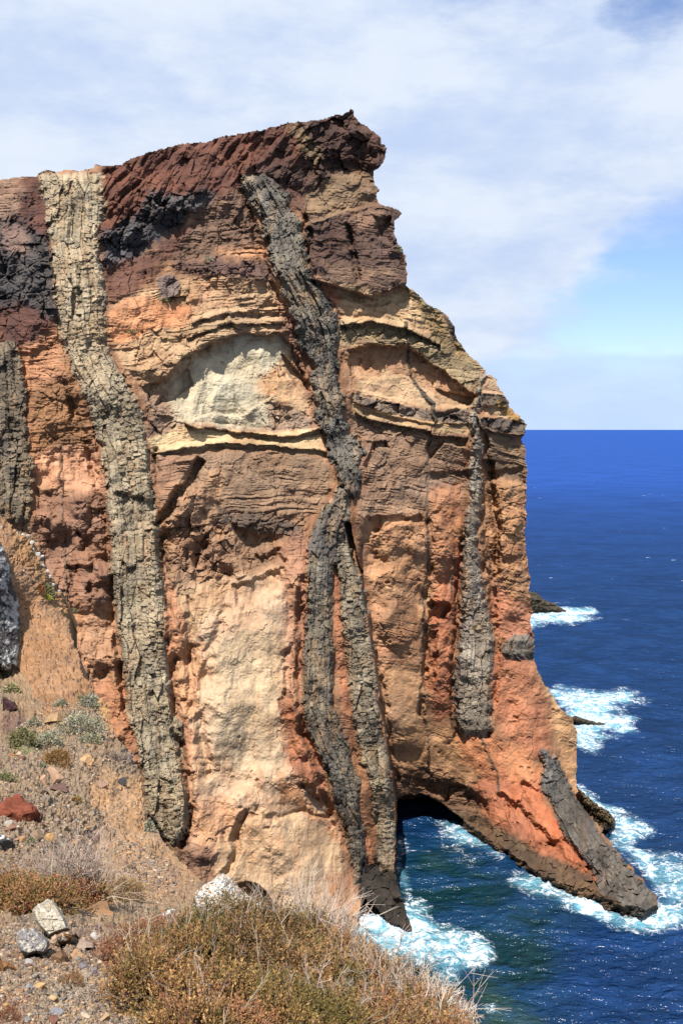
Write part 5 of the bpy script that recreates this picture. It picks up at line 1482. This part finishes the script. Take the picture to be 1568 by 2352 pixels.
def shrub(mounds, n_sprigs, sprig, per, leaf, pal, label, seed, twigs=0, twig_len=0.3, twig_pal=((176, 160, 146), (150, 136, 124)), name='shrub', cat='shrub', loc=None, patch=None, twig_r=0.0022):
    rg_ = np.random.default_rng(seed)
    root = bpy.data.objects.new(name, None)
    COL.objects.link(root)
    base = np.array(loc if loc is not None else mounds[0][:3])
    root.location = tuple(base)
    tag(root, label, cat)
    P, N = bush_points(rg_, mounds, n_sprigs)
    n = len(P)
    d = unit(N*0.8+rg_.normal(0, 0.45, (n, 3))+np.array([0, 0, 0.45]))
    L = sprig*rg_.uniform(0.5, 1.4, n)
    # colours come in patches
    sel = fbm(P[:, 0]*3.2+P[:, 2]*2, P[:, 1]*3.2, 3, seed)+rg_.normal(0, 0.35, n)
    order = np.clip(((sel+0.9)/1.8*len(pal)).astype(int), 0, len(pal)-1)
    pc = np.array([lin(c) for c in pal])*0.76
    sc = np.clip(pc[order]*rg_.uniform(0.7, 1.3, (n, 1)), 0.004, 0.6)
    t_ = rg_.uniform(0.1, 1.0, (n, per))
    LP = (P[:, None]+d[:, None]*(L[:, None]*t_)[..., None]).reshape(-1, 3)+rg_.normal(0, leaf*0.25, (n*per, 3))
    LD = np.repeat(d, per, 0)
    LC = np.repeat(sc, per, 0)*rg_.uniform(0.8, 1.2, (n*per, 1))
    v, f, c = leaves(LP, LD, leaf, LC, rg_)
    fo = link_mesh('foliage', v, f, leaf_m, root, {'col': c}, origin=base)
    fo['kind'] = 'stuff'
    # stems: from the heart of each mound to the sprigs
    ks = rg_.choice(n, min(n, max(60, n//4)), replace=False)
    hearts = np.array([m[:3] for m in mounds])-np.array([0, 0, 0.5])*np.array([[m[5]] for m in mounds])
    ni = np.argmin(((P[ks][:, None]-hearts[None])**2).sum(-1), 1)
    A_ = hearts[ni]+(P[ks]-hearts[ni])*0.45
    st = tubes(A_, P[ks]+d[ks]*L[ks, None]*0.8, np.full(len(ks), twig_r*1.3), np.full(len(ks), twig_r*0.6), pick(rg_, ((150, 126, 104), (170, 146, 124), (120, 98, 80)), len(ks)))
    v, f, c = merge([st])
    so_ = link_mesh('stems', v, f, twig_m, root, {'col': c}, origin=base)
    so_['kind'] = 'stuff'
    if twigs:
        bare_twigs(root, base, rg_, *twig_source(rg_, P, N, d, twigs, patch), twig_len, twig_pal, twig_r)
    return root


def twig_source(rg_, P, N, d, k, patch):
    if patch is not None:
        w_ = np.exp(-((P-np.array(patch[:3]))**2).sum(-1)/(2*patch[3]**2))
        w_ = w_/w_.sum()
        i = rg_.choice(len(P), k, p=w_)
    else:
        i = rg_.choice(len(P), k)
    return P[i], d[i]


def bare_twigs(parent, base, rg_, P, d, length, pal, r=0.0022, name='dead_twigs'):
    """dry forked twigs"""
    n = len(P)
    segs = []
    a = P.copy(); dd = unit(d+np.array([0, 0, 0.35])+rg_.normal(0, 0.25, (n, 3)))
    L = length*rg_.uniform(0.4, 1.3, n)
    cc = pick(rg_, pal, n, 0.2, 0.62)
    rr = r*rg_.uniform(0.7, 1.3, n)
    for s in range(3):
        b = a+dd*(L/3)[:, None]
        segs.append(tubes(a, b, rr*(1-0.25*s), rr*(0.75-0.25*s)+0.0003, cc))
        if s:
            for _ in range(2):
                e = unit(dd+rg_.normal(0, 0.55, (n, 3)))
                segs.append(tubes(a, a+e*(L*rg_.uniform(0.18, 0.4, n))[:, None], rr*0.6, rr*0.3, cc))
        a = b
        dd = unit(dd+rg_.normal(0, 0.30, (n, 3)))
    v, f, c = merge(segs)
    o = link_mesh(name, v, f, twig_m, parent, {'col': c}, origin=base)
    o['kind'] = 'stuff'
    return o


def mound(x, y, d, rx, rz, ry=None):
    """ellipsoid mound centred at image pixel (x, y), radii in image pixels"""
    d = min(d, float(hill_depth(x, min(y+0.45*rz, 2420)))*0.985)
    c = at(x, y, d); u = mpp(d)
    return (float(c[0]), float(c[1]), float(c[2]), rx*u, (ry or rx*0.8)*u, rz*u)


OLIVE = [(126, 112, 64), (150, 122, 74), (170, 134, 84), (156, 118, 78), (190, 152, 100), (142, 104, 68), (174, 124, 88)]
OLIVE_D = [(108, 102, 60), (128, 108, 68), (148, 118, 76), (122, 98, 66), (166, 132, 86), (140, 104, 72)]
RUST = [(160, 118, 78), (148, 114, 70), (176, 132, 88), (134, 116, 68), (182, 138, 100), (164, 108, 78)]
shrub([mound(545, 2200, 7.2, 130, 112), mound(470, 2215, 6.9, 110, 92), mound(610, 2215, 7.0, 110, 105), mound(540, 2260, 6.4, 160, 110)], 5200, 0.085, 14, 0.014, OLIVE_D, 'big olive-brown shrub, the highest of the mass in front of the lichen rock', 601, 80, 0.24)
shrub([mound(705, 2215, 6.6, 90, 100), mound(790, 2255, 6.2, 100, 92), mound(720, 2290, 5.7, 120, 90), mound(640, 2300, 5.8, 120, 80)], 4300, 0.08, 14, 0.013, OLIVE, 'olive-brown shrub with grey dead twigs on top, middle of the mass', 602, 300, 0.36, ((190, 172, 158), (168, 150, 138), (204, 188, 172)),
      patch=tuple(at(720, 2140, 6.5))+(0.28,))
shrub([mound(340, 2290, 5.0, 85, 84), mound(420, 2250, 5.5, 110, 88), mound(460, 2330, 4.6, 120, 85), mound(430, 2385, 4.3, 90, 60), mound(520, 2400, 4.0, 110, 60)], 4600, 0.065, 14, 0.011, OLIVE, 'ochre-brown shrub at the near left end of the mass', 603, 50, 0.18)
shrub([mound(590, 2360, 4.4, 150, 80), mound(720, 2390, 4.3, 140, 90), mound(640, 2420, 4.0, 160, 80)], 4600, 0.06, 14, 0.0105, OLIVE, 'ochre-brown shrub at the bottom edge, middle of the mass', 604, 70, 0.18, patch=tuple(at(740, 2300, 4.3))+(0.15,))
shrub([mound(860, 2320, 5.0, 100, 90), mound(940, 2360, 4.8, 100, 70), mound(850, 2400, 4.4, 150, 90), mound(1010, 2420, 4.5, 90, 66)], 4400, 0.065, 14, 0.011, RUST+OLIVE, 'rusty shrub at the right end of the mass above the surf', 605, 200, 0.3, ((196, 178, 160), (176, 156, 138), (212, 196, 178)),
      patch=tuple(at(900, 2280, 4.8))+(0.25,))
shrub([mound(330, 2180, 6.2, 90, 34), mound(400, 2160, 6.6, 90, 36), mound(280, 2200, 5.8, 60, 26)], 1900, 0.06, 12, 0.011, [(168, 112, 84), (150, 100, 72), (176, 124, 92), (140, 104, 66)], 'low pinkish rust shrub spreading left of the mass', 606, 30, 0.2)
# heath shrub at the left
shrub([mound(20, 2068, 9.2, 75, 34), mound(95, 2078, 9.0, 80, 28), mound(170, 2066, 9.2, 60, 30), mound(205, 2074, 9.0, 36, 22)], 2300, 0.10, 12, 0.018, RUST, 'rust-brown heath shrub with bare grey twigs at the left edge', 607, 260, 0.45, ((186, 166, 150), (166, 146, 132), (200, 180, 162)), patch=tuple(at(125, 2045, 8.4))+(0.25,), twig_r=0.0034)

rt = np.random.default_rng(77)


def dry_plant(x, y, d, spread, height, n, label, name='dead_shrub', pal=((190, 174, 158), (166, 148, 134), (206, 190, 172)), r=0.003, lean=(0, 0, 0), fan=0.6):
    """bare fan of dry twigs rising from one root"""
    g = ground(x, y) if d is None else at(x, y, d)
    u = mpp(g[1])
    root = bpy.data.objects.new(name, None); COL.objects.link(root)
    root.location = tuple(g)
    tag(root, label, 'dead shrub')
    P0 = g+rt.normal(0, 1, (n, 3))*np.array([spread*u*0.35, spread*u*0.25, 0.004])
    dd = unit(np.stack([rt.normal(0, fan, n), rt.normal(0, fan, n), np.abs(rt.normal(0.8, 0.25, n))], -1)+np.array(lean))
    bare_twigs(root, g, rt, P0, dd, height*u*0.95, pal, r, 'twigs')
    return root


dry_plant(190, 2300, None, 130, 46, 46, 'bare pale twigs sprawling over the stones at the bottom left', fan=1.1, r=0.0026)
dry_plant(262, 2290, None, 70, 46, 22, 'bare pale twigs beside the tall grey stone', fan=1.0, r=0.0026)
dry_plant(130, 2086, 8.0, 40, 90, 110, 'fan of bare grey twigs growing out of the heath shrub', r=0.0034, fan=0.55)
dry_plant(12, 2030, 8.9, 60, 46, 120, 'grey tangle of dry twigs at the left edge', fan=0.8, r=0.004, pal=((176, 164, 156), (150, 138, 132)))
dry_plant(235, 2040, None, 20, 52, 7, 'single forked white branch on the orange soil', fan=0.9, r=0.006, pal=((214, 202, 192),), lean=(0.5, 0, 0))
dry_plant(272, 1745, None, 46, 26, 130, 'grey dry shrub near the rim of the slope', fan=0.9, r=0.011, pal=((150, 130, 122), (128, 110, 104), (170, 150, 136)))
dry_plant(600, 2095, 9.2, 30, 40, 16, 'few bare twigs in front of the small cave', fan=0.5, r=0.004)
for i, (x, y, d, sp_, h_, n_) in enumerate([(900, 2250, 6.2, 60, 44, 90), (965, 2275, 5.9, 60, 44, 110), (1020, 2310, 5.6, 50, 46, 110), (1065, 2350, 5.3, 50, 46, 100), (930, 2330, 4.9, 60, 40, 80), (1000, 2360, 4.8, 60, 40, 80), (840, 2200, 6.8, 50, 40, 60), (760, 2330, 4.4, 36, 50, 70)]):
    lab = ['pale dry twigs on the crest of the rusty shrub', 'pale dry twigs above the edge of the surf, higher clump', 'pale dry twigs above the edge of the surf, lower clump', 'pale dry twigs at the very right end of the shrubs', 'pale twigs in the middle of the rusty shrub',
           'pale twigs low on the right end of the rusty shrub', 'pale dry twigs between the middle shrub and the rusty shrub', 'round tuft of pale twigs near the bottom edge'][i]
    dry_plant(x, y, d, sp_, h_, n_, lab, r=0.003, fan=0.45, pal=((206, 184, 164), (186, 164, 146), (220, 202, 184)))
# long bleached branches lying in the big shrub
for pts, d, lab in (([(590, 2262), (583, 2220), (585, 2180), (600, 2150), (612, 2140)], 5.6, 'long curved bleached branch in the big shrub'), ([(535, 2262), (560, 2284), (600, 2292), (580, 2278)], 5.2, 'forked bleached branch lying low in the big shrub'), ([(512, 2210), (490, 2190), (470, 2158), (462, 2140)], 6.0, 'straight bleached branch at the left of the big shrub')):
    pw_ = np.array([at(x, y, d) for x, y in pts])
    v, f, c = merge([tubes(pw_[:-1], pw_[1:], np.linspace(0.006, 0.003, len(pts)-1), np.linspace(0.005, 0.0022, len(pts)-1), np.repeat(lin((222, 200, 160))[None]*0.6, len(pts)-1, 0), 5)])
    o = link_mesh('dead_branch', v, f, twig_m, None, {'col': c}, origin=pw_[0])
    tag(o, lab, 'branch')

# straw hummock and cushion plants on the slope
STRAW = [(196, 160, 112), (178, 146, 106), (206, 176, 132), (168, 138, 104)]


def cushion(x, y, w_, h_, n, leaf_u, pal, label, name='cushion_plant', cat='plant', flat=0.5, asp=0.6):
    g = ground(x, y+h_*0.3); u = mpp(g[1])
    r_ = np.random.default_rng(int(x*13+y))
    P, N = bush_points(r_, [(g[0], g[1], g[2], w_*u/2, w_*u/2, h_*u*0.75)], n)
    c = pick(r_, pal, len(P), 0.2, 0.62)
    v, f, c = leaves(P, N, leaf_u*u, c, r_, asp)
    o = link_mesh(name, v, f, leaf_m, None, {'col': c}, origin=g)
    return tag(o, label, cat)


PALE = [(196, 192, 170), (176, 172, 148), (206, 204, 188), (150, 146, 122), (190, 182, 130)]
GREEN = [(140, 138, 96), (158, 152, 106), (128, 128, 92), (172, 164, 118)]
cushion(285, 2045, 100, 70, 5200, 9, STRAW, 'straw-coloured dry grass hummock on the orange soil', 'grass_hummock', 'dry grass', asp=0.16)
cushion(110, 1362, 26, 30, 700, 5, GREEN+[(150, 160, 130)], 'bright green plant on the steep orange soil')
cushion(110, 1376, 16, 14, 260, 4, [(214, 206, 96), (180, 180, 90)], 'yellow-flowered plant below the bright green one')
cushion(92, 1356, 16, 22, 240, 4, [(170, 96, 56), (150, 100, 60)], 'small rust plant left of the bright green one')
cushion(205, 1612, 44, 30, 1500, 4.5, PALE, 'rounded whitish-green plant near the rim of the slope')
cushion(140, 1618, 30, 16, 500, 4.5, PALE, 'small flat whitish plant left of the rounded whitish one')
cushion(185, 1672, 92, 50, 3000, 4.5, PALE, 'largest spread of whitish-green plants right of the tan slab')
cushion(205, 1700, 50, 22, 900, 4.5, PALE+GREEN, 'yellow-green lower fringe of the whitish plants')
cushion(108, 1700, 70, 36, 1700, 4.5, PALE, 'whitish plants below the tan slab')
cushion(78, 1664, 26, 22, 500, 4.5, PALE, 'whitish plant left of the tan slab')
cushion(52, 1700, 66, 46, 2200, 5, GREEN+[(150, 140, 96)], 'olive-green spreading plant patch at the left of the upper slope')
cushion(26, 1584, 36, 26, 800, 5, [(196, 188, 140), (176, 168, 118), (160, 150, 110)], 'pale yellowish plant at the left edge under the outcrop')
cushion(128, 1744, 64, 36, 1700, 6, [(160, 118, 68), (146, 110, 62), (176, 136, 88)], 'ochre moss-like plant above the little rock pile', asp=0.3)
cushion(10, 1786, 50, 26, 900, 5, GREEN, 'grey-green plant at the left edge beside the scree')
cushion(100, 1757, 18, 14, 240, 5, PALE+GREEN, 'small pale green plant touching the ochre moss-like one')
cushion(345, 1897, 18, 34, 500, 5, PALE, 'whitish plant hanging at the rim beside the pale dyke')
cushion(70, 1936, 18, 16, 260, 5, PALE+GREEN, 'small pale green plant between the two rounded boulders')
cushion(176, 1838, 24, 14, 240, 5, [(170, 130, 76), (150, 140, 96)], 'small ochre plant on the scree')
cushion(172, 1402, 18, 10, 160, 4, [(140, 138, 100), (156, 146, 110)], 'tiny grey-green plant lower on the steep soil')
cushion(185, 1600, 10, 8, 120, 4, GREEN, 'tiny green plant above the rounded whitish one')
cushion(5, 2085, 40, 22, 500, 5, STRAW, 'dry yellow grass at the left edge behind the cream slab', 'grass_hummock', 'dry grass', asp=0.2)
cushion(165, 2255, 60, 26, 1100, 5, RUST, 'low rusty plant above the dead twigs', asp=0.3)
cushion(60, 2190, 44, 24, 500, 6, [(190, 130, 92), (170, 110, 76)], 'sparse orange dry plant in front of the blue-grey rock', asp=0.16)
cushion(12, 2330, 80, 30, 1600, 5, [(150, 98, 72), (170, 116, 84), (140, 96, 66)], 'low rust ground plant at the bottom left corner', asp=0.3)
cushion(440, 2112, 70, 26, 1200, 6, [(190, 150, 96), (206, 166, 110), (170, 130, 86)], 'ochre dry plant between the grey-brown rock and the lichen rock', asp=0.3)

# plants on the cliff
def cliff_plant(x, y, w_, h_, pal, label):
    d = float(depth_at(x, y))-0.3
    g = at(x, y, d); u = mpp(d)
    r_ = np.random.default_rng(int(x+y))
    P, N = bush_points(r_, [(g[0], g[1], g[2], w_*u/2, w_*u/2, h_*u/2)], 160)
    v, f, c = leaves(P, N, 3.5*u, pick(r_, pal, len(P)), r_, 0.6)
    o = link_mesh('cliff_plant', v, f, leaf_m, None, {'col': c}, origin=g)
    tag(o, label, 'plant')


cliff_plant(479, 598, 20, 11, PALE, 'whitish plant on the brown ledge under the red cap')
cliff_plant(302, 763, 16, 8, GREEN, 'small green plant on the orange bed')
cliff_plant(378, 690, 10, 6, GREEN, 'tiny green plant above the orange bed')
cliff_plant(918, 578, 12, 22, GREEN+[(170, 150, 70)], 'green plant on the edge of the overhanging block')
